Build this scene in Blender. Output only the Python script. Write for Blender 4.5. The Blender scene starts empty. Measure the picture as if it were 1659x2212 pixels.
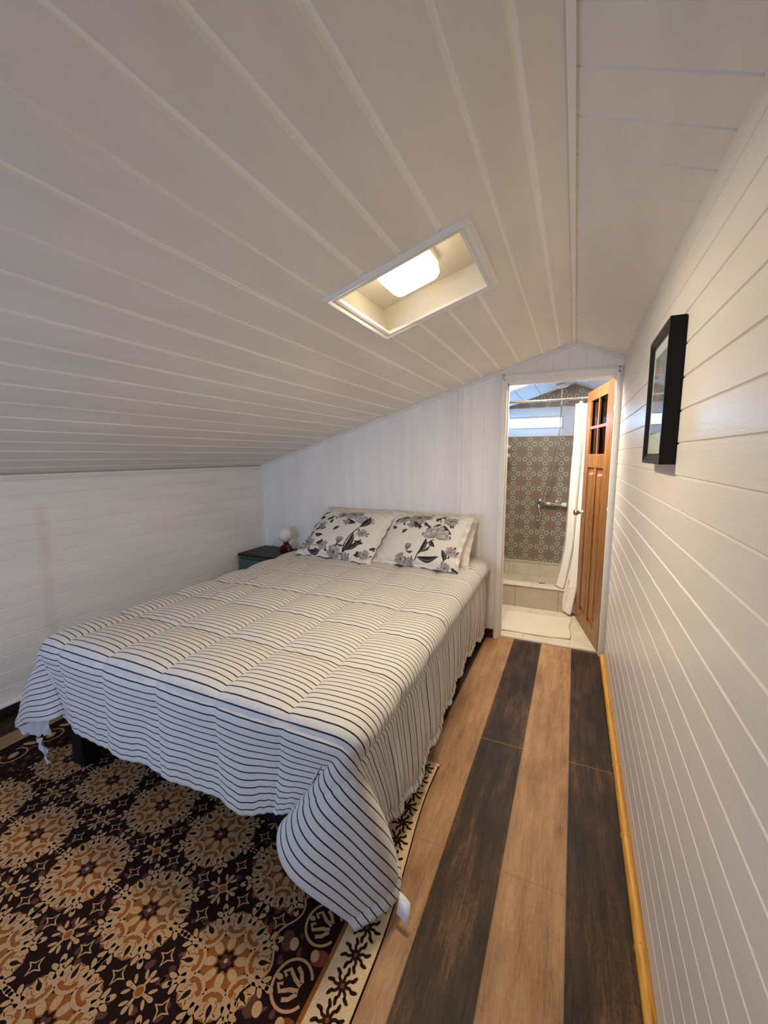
import bpy, bmesh, math, random
import numpy as np
from mathutils import Vector, Matrix
PI = math.pi
rnd = random.Random(7)
SC = bpy.context.scene
COL = SC.collection

# ------------------------------------------------------------------ camera
F_PX, YAW, PITCH, ROLL = 894.18, 0.4300, -0.1344, -0.0049
CAM = Vector((-0.2521, -3.1208, 1.3952))
fw = Vector((-math.sin(YAW) * math.cos(PITCH), math.cos(YAW) * math.cos(PITCH), math.sin(PITCH)))
rt0 = Vector((math.cos(YAW), math.sin(YAW), 0)); up0 = rt0.cross(fw)
rt = math.cos(ROLL) * rt0 + math.sin(ROLL) * up0
up = -math.sin(ROLL) * rt0 + math.cos(ROLL) * up0
cd = bpy.data.cameras.new('camera'); cam = bpy.data.objects.new('camera', cd); COL.objects.link(cam)
M = Matrix((rt, up, -fw)).transposed().to_4x4(); M.translation = CAM
cam.matrix_world = M
cd.sensor_fit = 'HORIZONTAL'; cd.sensor_width = 36; cd.lens = F_PX * 36 / 1659; cd.clip_start = 0.02
SC.camera = cam

# ------------------------------------------------------------------ light + exposure
SC.view_settings.view_transform = 'Standard'; SC.view_settings.look = 'None'
SC.view_settings.gamma = 1; SC.view_settings.exposure = 0.22
SC.view_settings.use_curve_mapping = False
SC.cycles.max_bounces = 10; SC.cycles.diffuse_bounces = 6
SC.cycles.sample_clamp_indirect = 6
wd = bpy.data.worlds.new('sky'); SC.world = wd; wd.use_nodes = True
wd.node_tree.nodes['Background'].inputs[0].default_value = (.45, .68, 1, 1)
wd.node_tree.nodes['Background'].inputs[1].default_value = 1.2
LAMP_E = 6.0         # radiance of the ceiling lamp diffuser
LAMP_W = 15.2        # light it throws into the room
BATHLAMP_E = 25.0
BATHWIN_E = 14.0
DAY_E = 11.0          # daylight through the window behind the camera

def area(name, loc, rot, sx, sy, energy, color):
    l = bpy.data.lights.new(name, 'AREA'); l.shape = 'RECTANGLE'; l.size = sx; l.size_y = sy
    l.energy = energy; l.color = color
    o = bpy.data.objects.new(name, l); COL.objects.link(o); o.location = loc; o.rotation_euler = rot
    return o
# daylight coming in through window_2, low in the gable wall behind the camera (faces +y)
area('daylight_behind_camera', (-1.75, -4.33, .95), (PI/2, 0, 0), 1.0, .62, DAY_E, (.50, .66, 1.0)).data.spread = math.radians(125)

# ------------------------------------------------------------------ room numbers
RX, RZ, WZ, LX, LZ = -.2923, 2.1305, 2.0159, -2.984, 1.3084
YN, YB = -4.4, 1.75           # near wall, far wall of the bathroom
SLOPE = (RZ - LZ) / (RX - LX)
def roof(x): return RZ - (RX - x) * SLOPE if x < RX else RZ - (x - RX) * (RZ - WZ) / (0 - RX)

# ------------------------------------------------------------------ helpers
class S:
    """tiny node-expression builder"""
    def __init__(s, nt, k): s.nt, s.k = nt, k
    def _m(s, op, *a):
        n = s.nt.nodes.new('ShaderNodeMath'); n.operation = op
        for i, v in enumerate((s,) + a):
            if isinstance(v, S): s.nt.links.new(v.k, n.inputs[i])
            else: n.inputs[i].default_value = v
        return S(s.nt, n.outputs[0])
    def __add__(s, o): return s._m('ADD', o)
    def __radd__(s, o): return s._m('ADD', o)
    def __sub__(s, o): return s._m('SUBTRACT', o)
    def __rsub__(s, o): return (s * -1) + o
    def __mul__(s, o): return s._m('MULTIPLY', o)
    def __rmul__(s, o): return s._m('MULTIPLY', o)
    def __truediv__(s, o): return s._m('DIVIDE', o)
    def lt(s, o): return s._m('LESS_THAN', o)
    def gt(s, o): return s._m('GREATER_THAN', o)
    def abs(s): return s._m('ABSOLUTE')
    def floor(s): return s._m('FLOOR')
    def fract(s): return s._m('FRACT')
    def sqrt(s): return s._m('SQRT')
    def mn(s, o): return s._m('MINIMUM', o)
    def mx(s, o): return s._m('MAXIMUM', o)
    def mod2(s): return (s * .5).fract() * 2
def mat(name, color=(.8,.8,.8), rough=.5, metal=0., spec=.5, coat=0., emis=None, es=0.):
    m = bpy.data.materials.new(name); m.use_nodes = True
    b = m.node_tree.nodes['Principled BSDF']
    b.inputs['Base Color'].default_value = (*color, 1); b.inputs['Roughness'].default_value = rough
    b.inputs['Metallic'].default_value = metal; b.inputs['Specular IOR Level'].default_value = spec
    b.inputs['Coat Weight'].default_value = coat
    if emis: b.inputs['Emission Color'].default_value = (*emis, 1); b.inputs['Emission Strength'].default_value = es
    return m
def bsdf(m): return m.node_tree.nodes['Principled BSDF']
def pos(m):
    nt = m.node_tree; g = nt.nodes.new('ShaderNodeNewGeometry'); x = nt.nodes.new('ShaderNodeSeparateXYZ')
    nt.links.new(g.outputs['Position'], x.inputs[0]); return [S(nt, x.outputs[i]) for i in range(3)]
def noise(m, scale=(1,1,1), sc=5, det=3, rough=.5, src='Position'):
    nt = m.node_tree; mp = nt.nodes.new('ShaderNodeMapping'); mp.inputs['Scale'].default_value = scale
    if src == 'Position':
        g = nt.nodes.new('ShaderNodeNewGeometry'); nt.links.new(g.outputs['Position'], mp.inputs[0])
    else:
        g = nt.nodes.new('ShaderNodeTexCoord'); nt.links.new(g.outputs[src], mp.inputs[0])
    n = nt.nodes.new('ShaderNodeTexNoise'); n.inputs['Scale'].default_value = sc; n.inputs['Detail'].default_value = det
    n.inputs['Roughness'].default_value = rough
    nt.links.new(mp.outputs[0], n.inputs['Vector']); return S(nt, n.outputs['Fac'])
def mix(m, fac, a, b):
    nt = m.node_tree; n = nt.nodes.new('ShaderNodeMix'); n.data_type = 'RGBA'
    if isinstance(fac, S): nt.links.new(fac.k, n.inputs[0])
    else: n.inputs[0].default_value = fac
    for v, i in ((a, 6), (b, 7)):
        if isinstance(v, tuple): n.inputs[i].default_value = (*v, 1)
        else: nt.links.new(v, n.inputs[i])
    return n.outputs[2]
def ramp(m, fac, stops):
    nt = m.node_tree; n = nt.nodes.new('ShaderNodeValToRGB'); nt.links.new(fac.k, n.inputs[0])
    e = n.color_ramp.elements
    while len(e) < len(stops): e.new(.5)
    for i, (p, c) in enumerate(stops): e[i].position = p; e[i].color = (*c, 1)
    return n.outputs[0]
def setcol(m, k): m.node_tree.links.new(k, bsdf(m).inputs['Base Color'])
def bump(m, h, dist=.001, strength=1.):
    nt = m.node_tree; n = nt.nodes.new('ShaderNodeBump'); n.inputs['Distance'].default_value = dist
    n.inputs['Strength'].default_value = strength
    nt.links.new(h.k, n.inputs['Height']); nt.links.new(n.outputs[0], bsdf(m).inputs['Normal'])
def srgb(r, g, b):
    f = lambda c: c/255/12.92 if c/255 <= .04045 else ((c/255+.055)/1.055)**2.4
    return (f(r), f(g), f(b))

class MB:
    """collects faces, builds ONE mesh object"""
    def __init__(s): s.v, s.f, s.mi, s.sm = [], [], [], []
    def add(s, vs, fs, mi=0, sm=False):
        o = len(s.v); s.v += [tuple(map(float, v)) for v in vs]
        s.f += [tuple(i+o for i in f) for f in fs]; s.mi += [mi]*len(fs); s.sm += [sm]*len(fs); return s
    def box(s, x0, x1, y0, y1, z0, z1, mi=0, fr=None):
        vs = [(x, y, z) for x in (x0, x1) for y in (y0, y1) for z in (z0, z1)]
        if fr: vs = [fr @ Vector(v) for v in vs]
        return s.add(vs, [(0,1,3,2), (4,6,7,5), (0,4,5,1), (2,3,7,6), (0,2,6,4), (1,5,7,3)], mi)
    def tube(s, pts, r, n=10, mi=0, cap=True, closed=False):
        pts = [Vector(p) for p in pts]; rr = r if isinstance(r, (list, tuple)) else [r]*len(pts)
        vs = []; N = None
        for i, p in enumerate(pts):
            if closed: t = (pts[(i+1) % len(pts)] - pts[i-1])
            else: t = (pts[min(i+1, len(pts)-1)] - pts[max(i-1, 0)])
            t = t.normalized() if t.length > 1e-9 else Vector((0,0,1))
            if N is None: N = t.orthogonal().normalized()
            N = (N - t*N.dot(t)); N = N.normalized() if N.length > 1e-6 else t.orthogonal().normalized()
            B = t.cross(N)
            vs += [p + rr[i]*(math.cos(2*PI*k/n)*N + math.sin(2*PI*k/n)*B) for k in range(n)]
        fs = []; m = len(pts)
        for i in range(m if closed else m-1):
            j = (i+1) % m
            for k in range(n): fs.append((i*n+k, i*n+(k+1) % n, j*n+(k+1) % n, j*n+k))
        if cap and not closed: fs += [tuple(range(n-1, -1, -1)), tuple(range((m-1)*n, m*n))]
        return s.add(vs, fs, mi, True)
    def lathe(s, prof, c=(0,0,0), n=32, mi=0, fr=None):
        vs = []
        for r, z in prof:
            for k in range(n): vs.append(Vector((c[0]+r*math.cos(2*PI*k/n), c[1]+r*math.sin(2*PI*k/n), c[2]+z)))
        if fr: vs = [fr @ v for v in vs]
        fs = [(i*n+k, i*n+(k+1) % n, (i+1)*n+(k+1) % n, (i+1)*n+k) for i in range(len(prof)-1) for k in range(n)]
        return s.add(vs, fs, mi, True)
    def grid(s, P, mi=0, sm=True):
        h, w = P.shape[:2]
        vs = P.reshape(-1, 3)
        fs = [(i*w+j, i*w+j+1, (i+1)*w+j+1, (i+1)*w+j) for i in range(h-1) for j in range(w-1)]
        return s.add(vs, fs, mi, sm)
    def build(s, name, mats, parent=None, bevel=0., seg=2):
        me = bpy.data.meshes.new(name); me.from_pydata(s.v, [], s.f); me.update()
        for m in (mats if isinstance(mats, (list, tuple)) else [mats]): me.materials.append(m)
        me.polygons.foreach_set('material_index', s.mi); me.polygons.foreach_set('use_smooth', s.sm)
        o = bpy.data.objects.new(name, me); COL.objects.link(o)
        if bevel:
            b = o.modifiers.new('bevel', 'BEVEL'); b.width = bevel; b.segments = seg; b.limit_method = 'ANGLE'; b.angle_limit = .6
        if parent is not None:
            o.parent = parent; o.matrix_parent_inverse = parent_inv(parent)
        return o
def parent_inv(p):
    m = Matrix.Identity(4)
    q = p; chain = []
    while q is not None: chain.append(q); q = q.parent
    for q in reversed(chain): m = m @ q.matrix_parent_inverse @ q.matrix_basis
    return m.inverted()
def fixn(o):
    bm = bmesh.new(); bm.from_mesh(o.data); bmesh.ops.recalc_face_normals(bm, faces=bm.faces); bm.to_mesh(o.data); bm.free(); return o
def tag(o, label=None, cat=None, group=None, kind=None):
    if label: o['label'] = label
    if cat: o['category'] = cat
    if group: o['group'] = group
    if kind: o['kind'] = kind
    return o
def thing(name, loc, label, cat, group=None, kind=None):
    o = bpy.data.objects.new(name, None); COL.objects.link(o); o.location = loc; o.empty_display_size = .1
    return tag(o, label, cat, group, kind)
def sst(x, a=0., b=1.):
    t = np.clip((np.asarray(x, float)-a)/(b-a), 0, 1); return t*t*(3-2*t)

# ------------------------------------------------------------------ materials
def paint(name, col, rough, grain=(1,1,1), amt=.03, bd=.0006, coat=0.):
    m = mat(name, col, rough, coat=coat)
    n = noise(m, grain, 6, 4, .6)
    c2 = tuple(c*(1-amt*3) for c in col); setcol(m, ramp(m, n, [(.35, c2), (.62, col)]))
    bump(m, noise(m, tuple(g*6 for g in grain), 9, 4, .65), bd); return m
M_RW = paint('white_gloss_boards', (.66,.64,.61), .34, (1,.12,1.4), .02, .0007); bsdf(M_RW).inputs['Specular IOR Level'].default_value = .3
M_LW = paint('white_boards_left', (.89,.88,.87), .55, (1,.2,1.2), .03, .0008)
def stain():
    m = M_LW; x, y, z = pos(m); nt = m.node_tree; b = bsdf(m).inputs['Base Color'].links[0].from_socket
    f = (((y + 1.795 + noise(m, (1,1,1), 3)*.06)/.045)); f = ((f*f)*-1 + 1).mx(0) * z.lt(1.14) * .16
    setcol(m, mix(m, f, b, srgb(196,164,140)))
stain()
M_BW = paint('white_boards_back', (.90,.90,.90), .5, (1,1,.15), .03, .0006)
M_CE = paint('white_ceiling_boards', (.82,.782,.725), .55, (1,.25,1), .03, .0007)
M_CG = paint('ceiling_groove_lit_tint', (.95,.93,.89), .5, (1,.25,1), .02, .0005)  # grooves coloured lighter than the boards: lit groove facets put into the colour
M_TR = paint('white_trim', (.84,.83,.81), .38, (1,1,1), .02, .0004)
M_BOX = paint('light_box_white', (.80,.76,.66), .5, (1,1,1), .02, .0003)
def floor_mat():
    m = mat('vinyl_planks', rough=.5, spec=.22); x, y, z = pos(m)
    u = (x*-1 - .008) / .2; i = u.floor(); par = i.mod2().floor()            # 0 dark, 1 light
    f = u.fract()
    g1 = noise(m, (9,.8,1), 3.2, 6, .65); g2 = noise(m, (60,3.2,1), 2.2, 4, .6); g3 = noise(m, (3,1.3,1), 2.1, 3, .6); g4 = noise(m, (34,17,1), 4, 4, .7); g5 = noise(m, (70,3,1), 6, 3, .6)
    n = g1*.28 + g2*.14 + g3*.30 + g4*.14 + g5*.14
    light = ramp(m, n, [(.36, srgb(98,72,50)), (.455, srgb(146,110,79)), (.53, srgb(168,131,97)), (.62, srgb(186,152,116))])
    dark = ramp(m, n, [(.40, srgb(28,21,16)), (.47, srgb(46,34,26)), (.53, srgb(68,49,36)), (.60, srgb(108,80,58))])
    c = mix(m, par, dark, light)
    # cross joints every 1.22 m, staggered
    oy = par * .646
    ys = ((y + 1.196 + oy + (i*.5).floor()*0) / 1.22).fract()
    seam = (ys.lt(.0022)).mx(ys.gt(.9985))
    edge = (f.lt(.012)).mx(f.gt(.99))
    c = mix(m, seam*(par*-.55+1), c, srgb(130,102,76)); c = mix(m, edge*.6, c, srgb(145,112,80))
    setcol(m, c); bump(m, g2*.7 + g1*.3 - edge*.5 - seam*.5, .0012); return m
M_FL = floor_mat()
def floral_tile():
    m = mat('ring_pattern_tiles', rough=.35); x, y, z = pos(m); P = .163
    u = x; w = z
    # left wall of the shower uses y instead of x: add both (each is constant on its own wall)
    u = x + y
    fx = (((u + .02)/P).fract() - .5).abs() * P; fy = (((w + .03)/P).fract() - .5).abs() * P
    a = fx.mx(fy); b = fx.mn(fy)
    d1 = ((a-.0475)*(a-.0475) + b*b).sqrt()
    qx = fx*-1 + P/2; qy = fy*-1 + P/2
    d2 = (qx*qx + qy*qy).sqrt()
    big = qx.mx(qy); sml = qx.mn(qy)
    d3 = ((big-.052)*(big-.052) + (sml-.0)*(sml-.0)).sqrt()
    d4 = ((big-.041)*(big-.041) + (sml-.033)*(sml-.033)).sqrt()
    d5 = (fx*fx + fy*fy).sqrt()
    c = mix(m, d2.lt(.043), srgb(136,127,117), srgb(140,118,101))
    c = mix(m, (d2-.018).abs().lt(.003), c, srgb(112,92,80)); c = mix(m, (d2-.034).abs().lt(.002), c, srgb(112,94,84))
    for d in (d3, d4):
        c = mix(m, d.lt(.0085), c, srgb(92,82,74)); c = mix(m, d.lt(.0062), c, srgb(142,132,118))
    c = mix(m, d5.lt(.007), c, srgb(150,145,135))
    c = mix(m, d1.lt(.0335), c, srgb(92,84,77)); c = mix(m, d1.lt(.0298), c, srgb(156,151,139))
    c = mix(m, (d1-.0205).abs().lt(.0028), c, srgb(166,161,148)); c = mix(m, d1.lt(.010), c, srgb(112,107,100))
    setcol(m, c); return m
M_TILE = floral_tile()
def bathfloor():
    m = mat('beige_tiles', rough=.3); x, y, z = pos(m)
    n = noise(m, (1,1,1), 7, 4, .6)
    c = ramp(m, n, [(.3, srgb(196,188,170)), (.7, srgb(212,205,188))])
    g = (((x+.55)/.33).fract().lt(.009)).mx(((y-.12)/.5).fract().lt(.006))
    setcol(m, mix(m, g, c, srgb(150,140,122))); return m
M_BF = bathfloor()
def curbface():
    m = mat('taupe_tile', rough=.35); x, y, z = pos(m)
    c = ramp(m, noise(m, (1,1,1), 8, 4), [(.3, srgb(178,168,154)), (.7, srgb(198,188,172))])
    g = ((x+.697)/.37).fract().lt(.008); setcol(m, mix(m, g, c, srgb(112,100,86))); return m
M_CF = curbface()
def wood(name, c1, c2, c3, grain=(14,14,1), rough=.38, sc=3):
    m = mat(name, rough=rough); n = noise(m, grain, sc, 5, .6, 'Object')*.6 + noise(m, tuple(g*4 for g in grain), sc, 3, .5, 'Object')*.4
    setcol(m, ramp(m, n, [(.33, c1), (.5, c2), (.68, c3)])); bump(m, n, .0006); return m
M_DW = wood('orange_brown_door_wood', srgb(98,61,27), srgb(138,91,46), srgb(170,118,66))
M_BB = wood('yellow_bamboo', srgb(150,98,28), srgb(196,142,52), srgb(214,166,80), (30,1.2,30), .4)
M_DKW = wood('dark_brown_baseboard', srgb(38,22,18), srgb(52,32,26), srgb(64,42,34), (4,1,10))
M_GLASS = mat('pane_glass', (.9,.95,.97), .02, spec=.6)
def glass(m, tint=(.9,.95,.97), clear=.82):
    nt = m.node_tree; b = bsdf(m); b.inputs['Base Color'].default_value = (.02,.02,.02,1); b.inputs['Roughness'].default_value = .02
    t = nt.nodes.new('ShaderNodeBsdfTransparent'); t.inputs[0].default_value = (*tint, 1)
    g = nt.nodes.new('ShaderNodeBsdfGlossy'); g.inputs['Roughness'].default_value = .02
    fr = nt.nodes.new('ShaderNodeFresnel'); fr.inputs['IOR'].default_value = 1.5
    mx = nt.nodes.new('ShaderNodeMixShader')
    bf = nt.nodes.new('ShaderNodeNewGeometry'); ml = nt.nodes.new('ShaderNodeMath'); ml.operation = 'MULTIPLY'
    inv = nt.nodes.new('ShaderNodeMath'); inv.operation = 'SUBTRACT'; inv.inputs[0].default_value = 1; nt.links.new(bf.outputs['Backfacing'], inv.inputs[1])
    nt.links.new(fr.outputs[0], ml.inputs[0]); nt.links.new(inv.outputs[0], ml.inputs[1]); nt.links.new(ml.outputs[0], mx.inputs[0]); nt.links.new(t.outputs[0], mx.inputs[1]); nt.links.new(g.outputs[0], mx.inputs[2])
    nt.links.new(mx.outputs[0], nt.nodes['Material Output'].inputs[0])
glass(M_GLASS)
M_DGLASS = mat('brown_tinted_pane', (.4,.3,.25), .02)
glass(M_DGLASS, (.34,.27,.24))
M_CHROME = mat('chrome', (.82,.81,.78), .12, 1.0)
M_NICKEL = mat('brushed_nickel', (.55,.50,.44), .28, 1.0)
M_WPL = mat('white_plastic', (.82,.82,.80), .35)
M_BLACK = mat('black_fabric', (.010,.009,.011), .9, spec=.08)
def cloth(name, col, rough=.85, sc=420, bd=.0003):
    m = mat(name, col, rough, spec=.2); bsdf(m).inputs['Sheen Weight'].default_value = .15
    bump(m, noise(m, (1,1,1), sc, 2, .5, 'Object'), bd); return m
M_CURT = cloth('white_curtain_fabric', (.78,.76,.73))
M_MAT = cloth('cream_bath_mat', (.64,.585,.50), .95, 160, .002)
M_LINING = cloth('white_lining', (.62,.60,.62))
M_PLAIN = cloth('plain_pillow_fabric', (.66,.62,.57))
M_FRAME = mat('black_satin_frame', (.009,.008,.009), .35, spec=.15)

# ------------------------------------------------------------------ setting
def boards(name, O, U, V, N, ulen, breaks, vmax, m, gw=.004, gd=.004, hole=None, flat=0., asym=False, label=None, vstart=0., gm=None, flats=None):
    """tongue-and-groove surface: boards run along U, grooves at 'breaks' along V; N points into the room"""
    O, U, V, N = map(Vector, (O, U, V, N)); prof = [(vstart, 0., 0)]
    for b in breaks:
        if b-gw-flat <= vstart or b+gw+flat >= vmax: continue
        flat = flats[breaks.index(b)] if flats else flat
        if flat: prof += [(b-flat-gw, 0., 1), (b-flat, -gd, 1), (b+flat, -gd, 1), (b+flat+gw, 0., 0)]
        else: prof += [(b-gw, 0., 1), (b, -gd, 1), (b+gw, 0., 0)]
    prof.append((vmax, 0., 0))
    if hole:
        u0, u1, v0, v1 = hole
        for hv in (v0, v1):
            for i in range(len(prof)-1):
                a, b = prof[i], prof[i+1]
                if a[0] < hv < b[0]:
                    t = (hv-a[0])/(b[0]-a[0]); prof.insert(i+1, (hv, a[1]+t*(b[1]-a[1]), a[2])); break
    mb = MB(); P = lambda u, v, h: O + U*u + V*v + N*h
    for a, b in zip(prof[:-1], prof[1:]):
        ints = [(0, ulen)]
        if hole and (a[0]+b[0])/2 > v0 and (a[0]+b[0])/2 < v1: ints = [(0, u0), (u1, ulen)]
        for s0, s1 in ints:
            vs = [P(s0, a[0], a[1]), P(s1, a[0], a[1]), P(s1, b[0], b[1]), P(s0, b[0], b[1])]
            n = (vs[1]-vs[0]).cross(vs[2]-vs[0]); f = (0,1,2,3) if n.dot(N) > 0 else (3,2,1,0)
            mb.add(vs, [f], a[2] if gm else 0)
    # thick back so that no light leaks
    T = .03
    vs = [P(u, v, h) for u in (0, ulen) for v in (vstart, vmax) for h in (-T, -T-.02)] if not hole else []
    if vs: mb.add(vs, [(0,1,3,2), (4,6,7,5), (0,4,5,1), (2,3,7,6), (0,2,6,4), (1,5,7,3)])
    o = mb.build(name, [m, gm] if gm else m); tag(o, label, None, kind='structure'); return o
def struct_box(name, bs, m, label=None, bevel=0.):
    mb = MB(); [mb.box(*b) for b in bs]; o = mb.build(name, m, bevel=bevel); tag(o, label, kind='structure'); return o

# floor
struct_box('floor', [(LX-.05, .05, YN-.05, .045, -.06, 0)], M_FL, 'floor of alternating dark and light brown wood-look planks')
struct_box('floor', [(-1.1, .05, .045, YB+.05, -.06, .0)], M_BF, 'beige tiled bathroom floor beyond the doorway')
# right wall (boards along y), continues through the bathroom
rw = [.03+.0872*k for k in range(1, 23)]
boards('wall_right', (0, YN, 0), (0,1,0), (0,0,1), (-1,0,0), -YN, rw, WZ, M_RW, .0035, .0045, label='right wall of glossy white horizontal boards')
boards('wall_left', (LX, YN, 0), (0,1,0), (0,0,1), (1,0,0), -YN, [.079+.0858*k for k in range(0, 15)], LZ, M_LW, .003, .0035, label='low left knee wall of white horizontal boards')
# left ceiling slope, boards along y; across direction measured in x
cx = [-.384,-.487,-.632,-.757,-.88,-1.010,-1.135,-1.268,-1.397,-1.534,-1.662,-1.797,-1.929,-2.07,-2.202,-2.335,-2.47,-2.60,-2.735,-2.865]
k = math.hypot(1, SLOPE); VL = Vector((-1, 0, -SLOPE)).normalized(); NL = Vector((SLOPE, 0, -1)).normalized()
HX0, HX1, HY0, HY1 = -.587, -1.0, -1.86, -1.43     # opening of the light recess
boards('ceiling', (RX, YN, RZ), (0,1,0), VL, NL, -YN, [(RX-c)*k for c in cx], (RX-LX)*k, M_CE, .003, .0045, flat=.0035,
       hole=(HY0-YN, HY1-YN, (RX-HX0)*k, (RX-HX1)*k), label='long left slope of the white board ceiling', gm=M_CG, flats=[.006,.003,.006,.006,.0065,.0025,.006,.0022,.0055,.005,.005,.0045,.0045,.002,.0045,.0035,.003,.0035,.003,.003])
VR = Vector((1, 0, -(RZ-WZ)/(-RX))).normalized(); NR = Vector((-(RZ-WZ)/(-RX), 0, -1)).normalized()
wr = math.hypot(-RX, RZ-WZ)
# right slope: boards run across (perpendicular to the ridge)
boards('ceiling', (RX, YN, RZ), VR, (0,1,0), NR, wr, [.07+.128*j for j in range(0, 40)], -YN, M_CE, .004, .005, label='narrow right slope of the white board ceiling')
# light-tight roof above both slopes
mb = MB()
for (xa, za, xb, zb) in ((LX-.06, roof(LX)-.02, RX, RZ+.001), (RX, RZ+.001, .06, WZ-.024)):
    vs = [(xa, y, za+h) for y in (YN-.05, YB+.1) for h in (.18, .22)] + [(xb, y, zb+h) for y in (YN-.05, YB+.1) for h in (.18, .22)]
    mb.add(vs, [(0,1,3,2), (4,6,7,5), (0,4,5,1), (2,3,7,6), (0,2,6,4), (1,5,7,3)])
mb.box(LX-.08, LX-.04, YN-.05, .1, -.05, 1.6); mb.box(.045, .08, YN-.05, YB+.1, -.05, 2.25)
tag(mb.build('roof', M_CE), 'roof deck behind the boarding', kind='structure')
# ridge bead
struct_box('trim', [(RX-.012, RX+.004, YN, -.0, RZ-.010, RZ+.006)], M_TR, 'white bead along the ridge of the ceiling')
# back wall with doorway
DXL, DXR, DH = -.7147, -.0367, 1.90
bx = sorted([-2.66+.094*i for i in range(0, 20)])
def gable(x0, x1, z0, y, m, breaks, name, lab, ny=-1):
    mb = MB(); pr = [(x0, 0)]
    for b in breaks:
        if x0+.006 < b < x1-.006: pr += [(b-.0025, 0), (b, .003), (b+.0025, 0)]
    if x0 < RX < x1: pr.append((RX, 0))
    pr.append((x1, 0)); pr.sort()
    for a, b in zip(pr[:-1], pr[1:]):
        mb.add([(a[0], y-ny*a[1], z0), (b[0], y-ny*b[1], z0), (b[0], y-ny*b[1], roof(b[0])+.02), (a[0], y-ny*a[1], roof(a[0])+.02)], [(0,1,2,3)] if ny < 0 else [(3,2,1,0)])
    return mb
a = gable(LX, DXL-.02, 0, 0, M_BW, bx, 'x', ''); b = gable(DXL-.02, DXR+.02, DH+.02, 0, M_BW, [-.62,-.52,-.42,-.32,-.22,-.12], 'x', '')
c = gable(DXR+.02, 0, 0, 0, M_BW, [], 'x', '')
for q in (b, c): a.add(q.v, q.f)
# wall thickness and bathroom side
a.box(LX-.03, DXL-.02, .012, .045, 0, 1.31); a.box(-1.2, DXL-.02, .012, .045, 0, roof(-1.2)); a.box(DXR+.02, .03, .012, .045, 0, WZ)
a.box(DXL-.02, DXR+.02, .012, .045, DH+.02, 2.02)
g2 = gable(-2.9, 0.03, 1.2, .045, M_BW, [], 'x', '', 1)
keep = MB()
tag(a.build('wall_back', M_BW), 'white vertical-board gable wall behind the bed with the bathroom doorway', kind='structure')
g3 = MB()
g3.add([(LX-.03, .04, 1.30), (RX, .04, 1.30), (RX, .04, RZ+.15), (LX-.03, .04, LZ+.15)], [(0,1,2,3)])
# doorway jambs + casing
def casing(mb, x0, x1, z0, z1, horiz=False):
    mb.box(x0, x1, -.012, .0, z0, z1)
    if horiz: mb.box(x0+.004, x1-.004, -.018, -.01, z0+(z1-z0)*.35, z1-.006)
    else:
        d = .35*(x1-x0); mb.box(x0+.004, x1-d, -.018, -.01, z0, z1-.004); mb.box(x0+.010, x1-d-.008, -.022, -.016, z0, z1-.010)
mb = MB(); casing(mb, -.7588, DXL, 0, 1.9616); casing(mb, DXR, 0, 0, 1.9616); 
mb.box(DXL, DXR, -.012, 0, DH, 1.9616); mb.box(-.752, -.004, -.018, -.01, DH+.018, 1.956); mb.box(-.745, -.01, -.022, -.016, DH+.028, 1.948)
mb.box(DXL-.018, DXL, 0, .06, 0, DH+.018); mb.box(DXR, DXR+.018, 0, .06, 0, DH+.018); mb.box(DXL, DXR, 0, .06, DH, DH+.018)
mb.box(DXL, DXL+.010, .022, .05, 0, DH); mb.box(DXL, DXR, .022, .05, DH-.010, DH)
tag(mb.build('trim', M_TR, bevel=.0015), 'white casing around the bathroom doorway', kind='structure')
struct_box('trim', [(DXL, DXR, .030, .052, 0, .006)], mat('threshold_metal', (.6,.58,.52), .35, .6), 'thin metal threshold strip in the doorway')
struct_box('trim', [(-1.068, -1.030, -.010, 0, 0, roof(-1.05)), (LX, LX+.018, -.016, 0, 0, LZ)], M_TR, 'white vertical battens on the back wall', bevel=.002)
# trim under slope on back wall, and on top of left wall
mb = MB()
def slope_trim(xa, xb, h, t):
    za, zb = roof(xa), roof(xb)
    mb.add([(xa, -t, za-h), (xb, -t, zb-h), (xb, -t, zb), (xa, -t, za), (xa, 0, za-h), (xb, 0, zb-h), (xb, 0, zb), (xa, 0, za)],
           [(0,1,2,3), (4,7,6,5), (0,4,5,1), (3,2,6,7), (0,3,7,4), (1,5,6,2)])
slope_trim(LX, RX, .022, .012); slope_trim(LX, RX, .010, .018); slope_trim(RX, 0, .020, .012)
tag(mb.build('trim', M_TR), 'white trim following the ceiling slope on the back wall', kind='structure')
struct_box('trim', [(LX, LX+.014, YN, 0, LZ-.032, LZ-.004), (LX, LX+.022, YN, 0, LZ-.020, LZ-.002)], M_TR, 'white trim where the left wall meets the ceiling', bevel=.002)
struct_box('baseboard_left', [(LX, LX+.014, YN, 0, 0, .066)], M_DKW, 'dark brown baseboard of the left wall', bevel=.002)
struct_box('trim', [(LX, LX+.020, YN, 0, .066, .074)], M_TR, 'white bead above the dark baseboard', bevel=.002)
struct_box('baseboard_back', [(LX, -.76, -.014, 0, 0, .066)], M_DKW, 'dark brown baseboard behind the bed', bevel=.002)
# bamboo cane baseboard on the right
mb = MB(); pts = []; rr = []
nodes_y = [-.10,-.46,-.84,-1.18,-1.55,-1.93,-2.3,-2.66,-3.05,-3.4,-3.8,-4.2]
ys = sorted(set([-.045-.02*i for i in range(218)] + [n+d for n in nodes_y for d in (-.008,-.003,.003,.008)]))
for y in ys:
    dd = min(abs(y-n) for n in nodes_y); pts.append((-.013, y, .022)); rr.append(.0165 + (.0028 if dd < .004 else (.0004 if dd < .009 else 0)))
mb.tube(pts, rr, 14); o = mb.build('baseboard_right', M_BB)
tag(o, 'yellow bamboo cane laid as baseboard along the right wall', kind='structure')
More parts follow.
